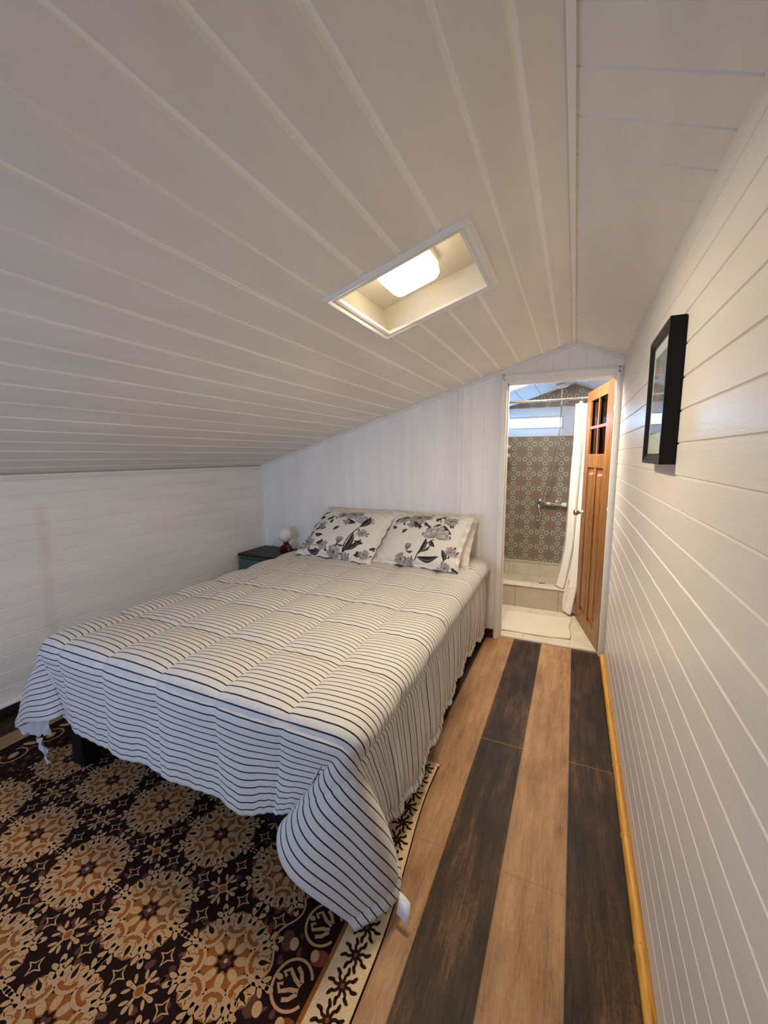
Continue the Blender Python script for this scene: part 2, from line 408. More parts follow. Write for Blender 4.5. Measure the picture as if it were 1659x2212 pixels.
# near gable wall with window_2 (behind the camera)
mb = MB(); wx0, wx1, wz0, wz1 = -2.25, -1.25, .62, 1.26
for (x0, x1, z0, z1) in ((LX, wx0, 0, 1.33), (wx1, RX, 0, 1.33), (wx0, wx1, 0, wz0), (wx0, wx1, wz1, 1.33), (RX, 0, 0, 2.03)): mb.box(x0, x1, YN-.05, YN, z0, z1)
mb.add([(LX, YN, 1.3), (RX, YN, 1.3), (RX, YN, RZ+.02), (LX, YN, LZ+.02)], [(3,2,1,0)])
mb.add([(RX, YN, 2.0), (0, YN, 2.0), (0, YN, WZ+.02), (RX, YN, RZ+.02)], [(3,2,1,0)])
tag(mb.build('wall_near', M_BW), 'gable wall behind the camera', kind='structure')
w2 = thing('window_2', (-1.75, YN, wz0), 'low window in the gable wall behind the camera', 'window', kind='structure')
mb = MB()
for (x0, x1, z0, z1) in ((wx0, wx0+.04, wz0, wz1), (wx1-.04, wx1, wz0, wz1), (wx0, wx1, wz0, wz0+.04), (wx0, wx1, wz1-.04, wz1), (-1.77, -1.73, wz0, wz1)): mb.box(x0, x1, YN-.03, YN+.01, z0, z1)
mb.build('window_frame', M_TR, w2, bevel=.002)
mb = MB(); mb.box(wx0+.03, wx1-.03, YN-.014, YN-.010, wz0+.03, wz1-.03); mb.build('pane', M_GLASS, w2)

# ------------------------------------------------------------------ ceiling light recess
def CP(x, y, d): # point above the ceiling plane at (x,y)
    return Vector((x, y, roof(x))) - NL*d
mb = MB(); D = .10
A = [(HX0, HY0), (HX1, HY0), (HX1, HY1), (HX0, HY1)]
for i in range(4):
    p, q = A[i], A[(i+1) % 4]
    mb.add([CP(*p, 0), CP(*q, 0), CP(*q, D), CP(*p, D)], [(0,1,2,3)])
mb.add([CP(*p, D) for p in A], [(0,1,2,3)])
o = fixn(mb.build('trim', M_BOX)); tag(o, 'white sides of the light recess in the ceiling', kind='structure')
for pl_ in o.data.polygons: pass
# frame trim around the recess
mb = MB()
def ring(o0, o1, h0, h1):
    # ring between opening grown by o0 and o1 with heights below the ceiling h0(inner) h1(outer)
    cxm, cym = (HX0+HX1)/2, (HY0+HY1)/2; hx, hy = abs(HX0-HX1)/2, abs(HY0-HY1)/2
    I = [(cxm+s*(hx+o0), cym+t*(hy+o0)) for s, t in ((1,-1),(-1,-1),(-1,1),(1,1))]
    Oo = [(cxm+s*(hx+o1), cym+t*(hy+o1)) for s, t in ((1,-1),(-1,-1),(-1,1),(1,1))]
    for i in range(4):
        j = (i+1) % 4
        vs = [CP(*I[i], -h0), CP(*I[j], -h0), CP(*Oo[j], -h1), CP(*Oo[i], -h1), CP(*I[i], .004), CP(*I[j], .004), CP(*Oo[j], .004), CP(*Oo[i], .004)]
        mb.add(vs, [(0,1,2,3), (0,4,5,1), (3,2,6,7)])
ring(-.004, .006, .007, .008); ring(.006, .024, .005, .011); ring(.024, .036, .009, .004)
tag(fixn(mb.build('trim', M_TR)), 'white moulded frame around the light recess', kind='structure')
lt = thing('ceiling_light', CP(-.797, -1.66, .06), 'glowing rounded square lamp inside the ceiling recess', 'ceiling light')
def rsq(hx, hy, r, n=8):
    out = []
    for cx_, cy_, a0 in ((hx-r, hy-r, 0), (-hx+r, hy-r, 90), (-hx+r, -hy+r, 180), (hx-r, -hy+r, 270)):
        for i in range(n+1):
            a = math.radians(a0+90*i/n); out.append((cx_+r*math.cos(a), cy_+r*math.sin(a)))
    return out
def plate(mb, cx_, cy_, hx, hy, r, d0, d1, inset=.01):
    L0 = rsq(hx, hy, r); L1 = rsq(hx-inset, hy-inset, max(r-inset, .002)); n = len(L0)
    vs = [CP(cx_+x/k, cy_+y, d0) for x, y in L0] + [CP(cx_+x/k, cy_+y, (d0*.3+d1*.7)) for x, y in L0] + [CP(cx_+x/k, cy_+y, d1) for x, y in L1]
    fs = [(i, (i+1) % n, n+(i+1) % n, n+i) for i in range(n)] + [(n+i, n+(i+1) % n, 2*n+(i+1) % n, 2*n+i) for i in range(n)] + [tuple(range(2*n, 3*n))]
    mb.add(vs, fs, 0, True)
M_LAMP = mat('lamp_diffuser', (.9,.88,.8), .4, emis=(1.0,.80,.53), es=LAMP_E)
mb = MB(); plate(mb, -.797, -1.685, .100, .104, .035, .10, .070, .004); fixn(mb.build('housing', M_WPL, lt))
mb = MB(); plate(mb, -.797, -1.685, .092, .098, .034, .072, .030, .012); fixn(mb.build('diffuser', M_LAMP, lt))
al = area('ceiling_lamp', CP(-.797, -1.685, -.022), (0, -.13, 0), .20, .21, LAMP_W, (1.0, .80, .55))

# ------------------------------------------------------------------ bathroom shell
BXL = -.96
# slopes
boards('ceiling', (RX, .045, RZ), (0,1,0), VL, NL, YB-.045, [], 1.1*k, M_BW, .003, .003, label='white panelled bathroom ceiling, left slope')
mb = MB()
for xx in (-.45, -.62, -.79): mb.box(xx-.0015, xx+.0015, .05, YB, roof(xx)-.0015, roof(xx)+.002)
tag(mb.build('trim', mat('panel_joint', (.25,.26,.30), .6)), 'dark joints between bathroom ceiling panels', kind='structure')
boards('ceiling', (RX, .045, RZ), (0,1,0), VR, NR, YB-.045, [], wr, M_BW, .003, .003, label='bathroom ceiling, right slope')
WX0, WX1, WZ0, WZ1 = -.955, -.282, 1.60, 1.905    # splayed white reveal
SX0, SX1, SZ0, SZ1 = -.942, -.400, 1.695, 1.803   # daylight strip
mb = MB()
def quadY(mb, x0, x1, z0a, z1a, y, z0b=None, z1b=None):
    z0b = z0a if z0b is None else z0b; z1b = z1a if z1b is None else z1b
    mb.add([(x0, y, z0a), (x1, y, z0b), (x1, y, z1b), (x0, y, z1a)], [(0,1,2,3)])
quadY(mb, BXL, 0.01, 0, WZ0, YB); quadY(mb, WX1, 0.01, WZ0, WZ1, YB); quadY(mb, BXL, WX0, WZ0, WZ1, YB)
quadY(mb, BXL, RX, WZ1, roof(BXL)+.02, YB, WZ1, RZ+.02); quadY(mb, RX, .01, WZ1, RZ+.02, YB, WZ1, WZ+.02)
tag(mb.build('wall_far', M_TILE), 'shower wall of brown ring-pattern tiles', kind='structure')
mb = MB(); mb.add([(BXL, .045, 0), (BXL, YB, 0), (BXL, YB, 2.02), (BXL, .045, 2.02)], [(0,1,2,3)])
mb.add([(BXL-.03, .045, 0), (BXL-.03, YB+.1, 0), (BXL-.03, YB+.1, 2.02), (BXL-.03, .045, 2.02)], [(3,2,1,0)])
tag(mb.build('wall_bath_left', M_TILE), 'left shower wall of brown ring-pattern tiles', kind='structure')
mb = MB(); mb.add([(0, .045, 0), (0, YB, 0), (0, YB, WZ+.01), (0, .045, WZ+.01)], [(3,2,1,0)])
tag(mb.build('wall_bath_right', M_BW), 'right wall of the bathroom behind the door', kind='structure')
mb = MB(); mb.box(BXL-.05, .05, YB+.16, YB+.18, 0, 2.3); mb.box(BXL-.05, .05, YB+.01, YB+.17, 0, 1.55); mb.box(BXL-.05, .05, YB+.01, YB+.17, 1.97, 2.3)
tag(mb.build('wall_outer', M_BW), 'outer masonry behind the shower wall', kind='structure')
w1 = thing('window_1', (-.62, YB, WZ0), 'narrow bright window strip in a white reveal above the shower', 'window', kind='structure')
mb = MB(); DY = YB+.07
R0 = [(WX0, WZ0), (WX1, WZ0), (WX1, WZ1), (WX0, WZ1)]; R1 = [(SX0, SZ0), (SX1, SZ0), (SX1, SZ1), (SX0, SZ1)]
for i in range(4):
    j = (i+1) % 4; p, q, r_, s_ = R0[i], R0[j], R1[j], R1[i]
    mb.add([(p[0], YB, p[1]), (q[0], YB, q[1]), (r_[0], DY, r_[1]), (s_[0], DY, s_[1])], [(0,1,2,3)])
mb.build('reveal', mat('white_plaster', (.78,.78,.78), .6), w1)
mb = MB(); t = .004
for i in range(4):
    p, q = R1[i], R1[(i+1) % 4]
    mb.box(min(p[0],q[0])-t, max(p[0],q[0])+t, DY-.006, DY+.01, min(p[1],q[1])-t, max(p[1],q[1])+t)
mb.box(-.427, -.421, DY-.006, DY+.01, SZ0, SZ1); mb.build('window_frame', M_WPL, w1)
mb = MB(); mb.box(SX0, SX1, DY+.004, DY+.008, SZ0, SZ1)
mb.build('pane', mat('daylit_frosted_pane', (.9,.95,1), .3, emis=(.17,.50,1.0), es=BATHWIN_E), w1)
# shower tray: curb, basin floor, rear and side ledge
st = thing('shower_tray', (-.5, .76, 0), 'beige tiled shower basin with raised curb behind the bath mat', 'shower tray')
mb = MB(); mb.box(BXL+.002, -.002, .768, .884, .0, .203); mb.build('curb', M_CF, st)
mb = MB(); mb.box(BXL+.002, -.002, .762, .890, .197, .209); mb.build('curb_cap', M_BF, st, bevel=.004)
mb = MB(); mb.box(BXL+.002, -.002, .884, YB-.002, 0, .05)
mb.build('basin_floor', M_BF, st)
mb = MB(); mb.box(BXL+.002, -.002, YB-.055, YB-.001, .05, .200); mb.box(BXL+.001, BXL+.03, .89, YB-.05, .05, .20)
mb.box(BXL+.001, -.002, YB-.062, YB-.001, .198, .208); mb.build('ledge', M_BF, st, bevel=.002)
mb = MB(); mb.box(-.535, -.475, 1.42, 1.445, .05, .053); mb.build('drain', mat('dark_drain', (.04,.04,.04), .4, .6), st)

# bathroom ceiling lamp (only its lit cover shows at the top left of the doorway)
bl = thing('bathroom_light', (-.80, .55, roof(-.8)-.03), 'warm lit panel on the bathroom ceiling at the top left of the doorway', 'ceiling light')
mb = MB(); 
def cplate(mb, x0, x1, y0, y1, d0, d1):
    vs = [CP(x, y, d) for x in (x0, x1) for y in (y0, y1) for d in (d0, d1)]
    mb.add(vs, [(0,1,3,2), (4,6,7,5), (0,4,5,1), (2,3,7,6), (0,2,6,4), (1,5,7,3)])
cplate(mb, -.93, -.62, .12, .80, -.001, -.010); fixn(mb.build('frame', M_WPL, bl))
mb = MB(); cplate(mb, -.92, -.63, .13, .79, -.009, -.014)
fixn(mb.build('cover', mat('bath_lamp_cover', (.9,.85,.7), .4, emis=(1,.72,.36), es=1.3), bl))
area('bathroom_lamp', (-.64, .21, roof(-.64)-.035), (0, math.atan(SLOPE)*-1, 0), .44, .20, BATHLAMP_E, (1, .86, .68))

# ------------------------------------------------------------------ door_1
dr = thing('door_1', (-.04, .03, 0), 'orange-brown wooden door with four glass panes, swung into the bathroom', 'door', kind='structure')
dirv = Vector((-.145, .67, 0)).normalized(); nrm = Vector((-dirv.y, dirv.x, 0)); # nrm points to -x side
if nrm.x > 0: nrm = -nrm
FR = Matrix.Translation((-.04, .03, 0)) @ Matrix((dirv, -nrm, Vector((0,0,1)))).transposed().to_4x4()  # local: s, thickness(+ = right), z
TH = .036; Wd, Hd = .682, 1.893
mb = MB()
for b in ((0, .143, 0, TH, .008, Hd), (.572, Wd, 0, TH, .008, Hd), (.143, .572, 0, TH, 1.812, Hd), (.143, .572, 0, TH, 1.30, 1.402), (.143, .572, 0, TH, .008, .11)): mb.box(*b, fr=FR)
mb.build('door_frame', M_DW, dr, bevel=.003)
mb = MB(); mb.box(.345, .370, .004, TH-.004, 1.40, 1.815, fr=FR); mb.box(.143, .345, .004, TH-.004, 1.594, 1.616, fr=FR); mb.box(.370, .572, .004, TH-.004, 1.594, 1.616, fr=FR); mb.build('glazing_bar', M_DW, dr, bevel=.002)
mb = MB(); mb.box(.335, .380, .002, TH-.002, .11, 1.30, fr=FR); mb.build('mullion', M_DW, dr, bevel=.003)
for s0, s1 in ((.143, .335), (.380, .572)):
    mb = MB(); mb.box(s0, s1, .014, TH-.012, .11, 1.30, fr=FR)
    e = .030; P0 = [(s0+e, .12+e), (s1-e, .12+e), (s1-e, 1.29-e), (s0+e, 1.29-e)]; e2 = .048; P1 = [(s0+e2, .12+e2), (s1-e2, .12+e2), (s1-e2, 1.29-e2), (s0+e2, 1.29-e2)]
    for y0, y1 in ((.014, .001), (TH-.012, TH-.001)):
        vs = [FR @ Vector((p[0], y0, p[1])) for p in P0] + [FR @ Vector((p[0], y1, p[1])) for p in P1]
        mb.add(vs, [(0,1,5,4), (1,2,6,5), (2,3,7,6), (3,0,4,7), (4,5,6,7)])
    fixn(mb.build('raised_panel', M_DW, dr))
for s0, s1 in ((.143, .345), (.370, .572)):
    for z0, z1 in ((1.402, 1.594), (1.616, 1.812)):
        mb = MB(); mb.box(s0, s1, .016, .019, z0, z1, fr=FR); mb.build('glass_pane', M_DGLASS, dr)
mb = MB(); KZ = .925; KS = .625
kf = FR @ Matrix.Translation((KS, 0, KZ)) @ Matrix.Rotation(PI/2, 4, 'X')   # local z -> -thickness? (towards the doorway side)
mb.lathe([(0, 0), (.026, 0), (.028, .004), (.012, .010), (.010, .028), (.018, .036), (.027, .048), (.028, .058), (.020, .068), (0, .071)], n=24, fr=kf)
o = mb.build('door_knob', M_NICKEL, dr); o['label'] = 'brushed metal round knob'; fixn(o)
for hz in (.3, 1.0, 1.68):
    mb = MB(); mb.tube([(-.034, .026, hz-.04), (-.034, .026, hz+.04)], .006, 8); mb.build('hinge', M_NICKEL, dr)

# ------------------------------------------------------------------ framed picture on the right wall
pf = thing('picture_frame', (-.0, -1.585, 1.57), 'black stepped frame with a small print under glass on the right wall', 'picture')
y0, y1, z0, z1 = -1.745, -1.425, 1.368, 1.762
mb = MB()
steps = [(0, -.002), (0, -.040), (.010, -.040), (.011, -.0375), (.017, -.0375), (.018, -.035), (.024, -.035), (.025, -.0325), (.030, -.0325), (.031, -.028)]
loops = []
for e, x in steps: loops.append([(x, y0+e, z0+e), (x, y1-e, z0+e), (x, y1-e, z1-e), (x, y0+e, z1-e)])
for A_, B_ in zip(loops[:-1], loops[1:]):
    for i in range(4): j = (i+1) % 4; mb.add([A_[i], A_[j], B_[j], B_[i]], [(0,1,2,3)])
fixn(mb.build('frame', M_FRAME, pf))
mb = MB(); mb.box(-.0295, -.0260, y0+.030, y1-.030, z0+.030, z1-.030); mt = mb.build('mount', mat('cream_mount', (.72,.70,.60), .7), pf)
def printmat():
    m = mat('print_picture', rough=.6); x, y, z = pos(m)
    n = noise(m, (1,1,1), 26, 4, .6)
    c = ramp(m, n, [(.3, srgb(60,62,66)), (.5, srgb(110,112,108)), (.7, srgb(150,148,135))])
    fig = (((y+1.58)*(y+1.58)*4 + (z-1.60)*(z-1.60)).sqrt() + n*.05).lt(.09)
    c = mix(m, fig, c, srgb(160,110,92)); c = mix(m, z.lt(1.485), c, srgb(82,82,88)); setcol(m, c); return m
mb = MB(); mb.box(-.0300, -.0290, y0+.062, y1-.062, z0+.092, z1-.062); mb.build('print', printmat(), mt)
mb = MB(); mb.box(-.0320, -.0308, y0+.0305, y1-.0305, z0+.0305, z1-.0305); mb.build('glass', M_GLASS, pf)

# ------------------------------------------------------------------ bathroom things
o = thing('shower_curtain_rod', (-.45, .82, 1.86), 'chrome rod carrying the shower curtain across the bathroom', 'rod')
mb = MB(); mb.tube([(BXL, .82, 1.866), (0, .82, 1.870)], .011, 14); mb.build('pole', M_CHROME, o)
mb = MB(); mb.tube([(-.225+.0*math.cos(a), .82+.016*math.cos(a), 1.866+.018*math.sin(a)) for a in [2*PI*i/16 for i in range(16)]], .0035, 8, closed=True); mb.build('ring', M_CHROME, o)
def curtain():
    ns, nt_ = 160, 120; s = np.linspace(0, 1, ns)[None, :]; t = np.linspace(0, 1, nt_)[:, None]
    inner = 1 - sst(s, .26, .34)
    ztop = 1.825 + .022*np.exp(-((s-.18)/.05)**2) ; zbot = .012 + inner*.203
    xl = -.272 - .03*t - .055*np.clip((t-.72)/.28, 0, 1)**1.5 
    x = xl + s*(.235+.02*t) + (1-inner)*0
    yb = .82 - .085*t*(1-inner) - .01
    amp = .006 + .022*sst(t, 0, .25) + .008*t
    y = yb + amp*np.sin(s*2*PI*3.4+.6) + .006*np.sin(s*40+t*7)*t
    y = np.where((t > .86), np.minimum(y, np.where(s < .30, 9, .752)), y)
    x = x + .012*np.sin(s*2*PI*3.4+2.0+t*2)*sst(t, 0, .3)
    z = ztop + (zbot-ztop)*t
    return np.stack([x+0*z, y+0*z, z], -1)
mb = MB(); mb.grid(curtain()); o = mb.build('shower_curtain', M_CURT); so = o.modifiers.new('thick', 'SOLIDIFY'); so.thickness = .002
tag(o, 'white shower curtain gathered beside the open wooden door', 'curtain')
# mixer
mx = thing('shower_mixer', (-.46, YB, .87), 'chrome bar shower mixer on the ring-pattern tiles', 'shower mixer')
my = YB-.065
mb = MB(); mb.tube([(-.612, my, .879), (-.36, my, .868)], .019, 18); mb.build('body', M_CHROME, mx)
mb = MB(); mb.tube([(-.36, my, .868), (-.35, my, .8675), (-.345, my, .8675), (-.306, my, .866)], [.019, .019, .023, .023], 18); o = mb.build('control_knob', M_WPL, mx); o['label'] = 'pale grey control knob'
for xx, zz in ((-.585, .878), (-.415, .871)):
    mb = MB(); mb.tube([(xx, YB, zz+.012), (xx, my, zz+.006)], .013, 14); mb.lathe([(0,0), (.03,0), (.028,.008), (0,.010)], n=20, fr=Matrix.Translation((xx, YB, zz+.012)) @ Matrix.Rotation(PI/2, 4, 'X')); mb.build('wall_fitting', M_CHROME, mx)
# shower head + hose
sh = thing('overhead_shower', (-.405, 1.45, 2.05), 'round white overhead shower under the bathroom ridge with its chrome hose', 'shower head')
mb = MB(); mb.lathe([(0, .012), (.030, .012), (.056, .006), (.062, 0), (.056, -.010), (.035, -.014), (.030, -.020), (0, -.020)], (-.405, 1.45, 2.072), 32); mb.tube([(-.405, 1.45, 2.08), (-.405, 1.45, 2.094)], .012, 10)
fixn(mb.build('head', M_WPL, sh))
def px(u, v, y):
    d = ((u-829.5)/F_PX)*rt - ((v-1106)/F_PX)*up + fw; t = (y-CAM.y)/d.y; return CAM + d*t
def spline(P, n=14):
    P = [Vector(p) for p in P]; Q = [2*P[0]-P[1]] + P + [2*P[-1]-P[-2]]; out = []
    for i in range(1, len(Q)-2):
        for j in range(n):
            t = j/n; a, b, c, d = Q[i-1], Q[i], Q[i+1], Q[i+2]
            out.append(.5*((2*b) + (c-a)*t + (2*a-5*b+4*c-d)*t*t + (3*b-a-3*c+d)*t**3))
    return out + [P[-1]]
mb = MB(); mb.tube([(-.405, 1.45, 2.055), (-.404, 1.455, 1.98), (-.402, 1.46, 1.90)], .006, 8); mb.build('riser', M_WPL, sh)
# the hose hangs in front of the wall: points measured on the vertical plane it hangs in
hose = [(-.402, 1.46, 1.90), (-.4045, 1.50, 1.78), (-.416, 1.52, 1.60), (-.434, 1.54, 1.44), (-.470, 1.57, 1.25), (-.517, 1.60, 1.06), (-.548, 1.61, .925), (-.567, 1.62, .85), (-.599, 1.63, .775), (-.607, 1.635, .715), (-.590, 1.64, .690), (-.568, 1.645, .712), (-.568, 1.655, .765), (-.585, 1.67, .82), (-.588, my, .862)]
mb = MB(); mb.tube(spline(hose, 10), .0065, 8); mb.build('hose', M_CHROME, sh)
# caddy with bottles on the left shower wall
cdn = thing('shower_caddy', (BXL, 1.3, 1.46), 'white corner caddy on the left shower wall below the window', 'caddy')
mb = MB()
for zz in (1.385, 1.47):
    mb.box(BXL, -.868, 1.20, 1.38, zz-.004, zz); mb.box(-.872, -.866, 1.20, 1.38, zz, zz+.028); mb.box(BXL, -.868, 1.198, 1.202, zz, zz+.028); mb.box(BXL, -.868, 1.378, 1.382, zz, zz+.028)
mb.build('shelf', M_WPL, cdn, bevel=.002)
def bottle(x, y, z, h, r, m, label):
    t = thing('shampoo_bottle', (x, y, z), label, 'bottle', 'bottles in the shower caddy')
    mb = MB(); mb.lathe([(0,0), (r,0), (r,h*.7), (r*.45,h*.78), (r*.45,h*.82)], (x, y, z), 18); mb.build('bottle_body', m, t)
    mb = MB(); mb.lathe([(r*.5,h*.80), (r*.5,h), (0,h)], (x, y, z), 14); mb.build('cap', M_CHROME, t)
mA = mat('white_bottle', (.7,.72,.75), .3); mB_ = mat('dark_bottle', (.03,.03,.04), .25)
bottle(-.895, 1.245, 1.471, .10, .020, mA, 'pale bottle with shiny cap on the top shelf of the caddy')
bottle(-.895, 1.245, 1.386, .075, .020, mB_, 'dark bottle on the lower shelf of the caddy')
# bath mat
mb = MB(); nx, ny = 40, 28; P = np.zeros((ny, nx, 3))
for i in range(ny):
    for j in range(nx):
        s, t = j/(nx-1), i/(ny-1)
        P[i, j] = (-.745+.528*s+.006*math.sin(t*9)*(s > .5), .150+.03*s + t*.47 + .008*math.sin(s*8), .010+.002*math.sin(s*14+t*5)+.0015*math.sin(t*23))
mb.grid(P); o = mb.build('bath_mat', M_MAT); so = o.modifiers.new('t', 'SOLIDIFY'); so.thickness = .009; so.offset = -1
tag(o, 'cream bath mat on the beige tiles just inside the doorway', 'bath mat')

# ------------------------------------------------------------------ bed
BX0, BX1, BY0, BY1, BZ = -2.335, -.790, -2.185, -.03, .600
bed = thing('bed', ((BX0+BX1)/2, (BY0+BY1)/2, 0), 'double bed on a black base under the striped comforter', 'bed')
mb = MB(); mb.box(BX0+.03, BX1-.10, BY0+.14, BY1, .035, .34); mb.build('base', M_BLACK, bed, bevel=.015)
mb = MB(); mb.box(BX0+.02, BX1-.075, BY0+.03, BY1, .345, .57); mb.build('mattress', mat('mattress_ticking', (.5,.49,.48), .85), bed, bevel=.04, seg=4)
for x in (BX0+.11, BX1-.16):
    for y in (BY0+.075, BY1-.1):
        mb = MB(); mb.box(x-.040, x+.040, y-.040, y+.040, .0145, .30); mb.build('leg', M_BLACK, bed, bevel=.006)

# ------------------------------------------------------------------ comforter
Wb, A_, B_, LEN = BX1-BX0, .49, .375, BY1-BY0-.02
def interp_dir(th, tab):
    th = np.clip(th, 0, 90); K = [r[0] for r in tab]
    # smooth (monotone-ish) cubic through the table
    out = []
    for c in range(1, 4):
        y = np.array([r[c] for r in tab], float); x = np.array(K, float)
        m = np.gradient(y, x); i = np.clip(np.searchsorted(x, th)-1, 0, len(x)-2); h = x[i+1]-x[i]; t = (th-x[i])/h
        out.append((2*t**3-3*t**2+1)*y[i] + (t**3-2*t**2+t)*h*m[i] + (-2*t**3+3*t**2)*y[i+1] + (t**3-t**2)*h*m[i+1])
    return np.stack(out, -1)
TR_ = [(0, .02, .34, -.90), (9, .10, .36, -.98), (18, .24, .22, -1.0), (36, .06, -.06, -.93), (50, -.20, -.17, -.90), (62, -.50, -.19, -.87), (74, -.58, -.10, -.78), (90, -.40, .02, -.80)]
TL_ = [(0, .16, .16, -.86), (14, .30, .10, -.80), (36, .36, -.08, -.71), (50, .06, -.07, -.74), (64, -.26, -.05, -.76), (76, -.30, .0, -.80), (90, -.16, .03, -.90)]
vn = np.random.RandomState(3)
def nz2(U, V, fs, seed):
    r = np.random.RandomState(seed); o = 0*U
    for f in fs:
        for _ in range(3):
            a = r.uniform(0, 2*PI); p = r.uniform(0, 2*PI); o = o + np.sin((U*math.cos(a)+V*math.sin(a))*f+p)/3
    return o/len(fs)
nu, nv = 300, 290
u = np.linspace(-A_, Wb+A_, nu)[None, :] + np.zeros((nv, 1)); v = np.linspace(-B_, LEN, nv)[:, None] + np.zeros((1, nu))
P = np.zeros((nv, nu, 3))
aR, aL, b = u-Wb, -u, -v
top = np.stack([u, v, 0*u + .012*np.sin(np.clip(u/Wb, 0, 1)*PI)], -1)
P[:] = top
def down(D): return D
# side panels
for a, tab, sx, x0 in ((aR, TR_, 1, Wb), (aL, TL_, -1, 0)):
    D0 = np.array(tab[0][1:]); w = sst(v, 0, .42)[..., None]
    dn = np.array([.05, 0, -1.0]); D = D0*(1-w) + dn*w
    Q = np.stack([np.full_like(u, 0), v, 0*u], -1) + a[..., None]*D
    # gathers below the side seam
    if sx > 0:
        Q[..., 0] += .028*np.sin(np.clip(a/.11, 0, 1)*PI) + .02*sst(a, .12, .49)*np.sin(v*2.6+.5)
        Q[..., 2] -= sst(v, 1.4, 2.1)*sst(a, .3, .49)*.05
    mk = (a > 0) & (b <= 0); Q[..., 0] = x0 + sx*Q[..., 0]; P[mk] = Q[mk]
# front panel
dR, dL = np.array(TR_[-1][1:]), np.array(TL_[-1][1:])*np.array([-1, 1, 1])
wR = sst(Wb-u, 0, .40)[..., None]; wL = sst(u, 0, .35)[..., None]
dn = np.array([0, -.03, -.98]); D = dR*(1-wR) + (dL*(1-wL)+dn*wL)*wR
Q = np.stack([u, 0*v, 0*u], -1) + b[..., None]*D
Q[..., 1] += sst(b, .02, .3)*(.012*np.sin(u*2*PI/.31+1.0) + .006*np.sin(u*2*PI/.11+b*6)) - .012*np.sin(np.clip(b/.12, 0, 1)*PI)
Q[..., 1] += sst(b, .03, .3)*sst(.55-u, 0, .3)*.012*np.sin(u*2*PI/.075)
Q[..., 2] += sst(b, .1, .37)*.010*np.sin(u*2*PI/.2)
mk = (b > 0) & (aR <= 0) & (aL <= 0); P[mk] = Q[mk]
# corners
for a, tab, sx, x0 in ((aR, TR_, 1, Wb), (aL, TL_, -1, 0)):
    r = np.hypot(np.maximum(a, 0), np.maximum(b, 0)); th = np.degrees(np.arctan2(np.maximum(b, 0), np.maximum(a, 1e-9)))
    D = interp_dir(th, tab); Q = r[..., None]*D
    fold = np.sin(np.radians(th)*2)*r
    Q[..., 1] += .030*fold*np.sin(np.radians(th)*11+.5) ; Q[..., 2] += .012*fold*np.sin(np.radians(th)*17)
    Q[..., 0] = x0 + sx*Q[..., 0]; mk = (a > 0) & (b > 0); P[mk] = Q[mk]
# smooth the creases
for it in range(60):
    Qs = P.copy()
    Qs[1:-1, 1:-1] = .5*P[1:-1, 1:-1] + .125*(P[:-2, 1:-1]+P[2:, 1:-1]+P[1:-1, :-2]+P[1:-1, 2:])
    Qs[0, 1:-1] = .5*P[0, 1:-1] + .25*(P[0, :-2]+P[0, 2:]); Qs[1:-1, -1] = .5*P[1:-1, -1] + .25*(P[:-2, -1]+P[2:, -1]); Qs[1:-1, 0] = .5*P[1:-1, 0] + .25*(P[:-2, 0]+P[2:, 0])
    P = Qs
# quilting puffs, in rest coordinates, along the surface normal
du = np.gradient(P, axis=1); dv = np.gradient(P, axis=0); Nn = np.cross(du, dv); Nn /= np.linalg.norm(Nn, axis=-1, keepdims=True)+1e-9
seamu = np.array([-.80,-.44,-.135,.135,.435,.742,1.035,1.315,1.645,2.0,2.4]); seamv = np.array([-.8,-.36,-.02,.335,.645,.945,1.25,1.56,1.87,2.2])
def puff(c, S_):
    i = np.clip(np.searchsorted(S_, c)-1, 0, len(S_)-2); t = (c-S_[i])/(S_[i+1]-S_[i]); return np.abs(4*t*(1-t))**.45
pu, pv = puff(u, seamu), puff(v, seamv)
flat = 1 - .45*sst(np.maximum(np.maximum(aR, aL), b), .02, .14)
H = .022*(pu*pv)*flat + .006*pu*flat
onfront = sst(b, 0, .1); H = H*(1-onfront) + onfront*.014*pu
near = np.exp(-(np.minimum(np.abs(v[..., None]-seamv).min(-1), 9)/.05)**2)
H += .0016*nz2(u, v, (26, 47, 80), 5)*(1-.5*onfront) + 0.0014*near*np.sin(u*85+3*np.sin(v*9))*(1-onfront)*(aR < .08) + .0035*nz2(u, v, (9, 15), 8)
H += .0012*np.exp(-(np.abs(u[..., None]-seamu).min(-1)/.045)**2)*np.sin(v*110+2*np.sin(u*14))
ga = sst(aR, .10, .20)*(b <= 0)
H += ga*.45*(.0055*np.sin(v*2*PI/.125 + 2.8*np.sin(v*5.3)+1.5*nz2(u, v, (8,), 3)) + .0045*np.sin(v*2*PI/.047+2.6*np.sin(v*9)+aR*5) + .006*nz2(u*.35, v, (22, 40), 12))*sst(v, -.02, .1)
H -= .010*np.exp(-((aR-.115)/.012)**2)*(b <= 0)
P = P + Nn*H[..., None]
P[..., 2] += sst(aR, .2, .49)*(b <= 0)*sst(v, 0, .2)*(.022*np.sin(v*2*PI/.30+1.0) + .003*np.sin(v*2*PI/.09))
P[..., 2] += sst(b, .2, .375)*(aR < 0)*(aL < 0)*.002*np.sin(u*2*PI/.055)
P[..., 0] += BX0; P[..., 1] += BY0; P[..., 2] += BZ
P[..., 0] += -.022*(P[..., 1]-BY0)*(1-.6*(u < .3))          # lies very slightly askew
P[..., 2] = np.maximum(P[..., 2], .016 + .004*np.sin(u*60))
mb = MB(); mb.grid(P)
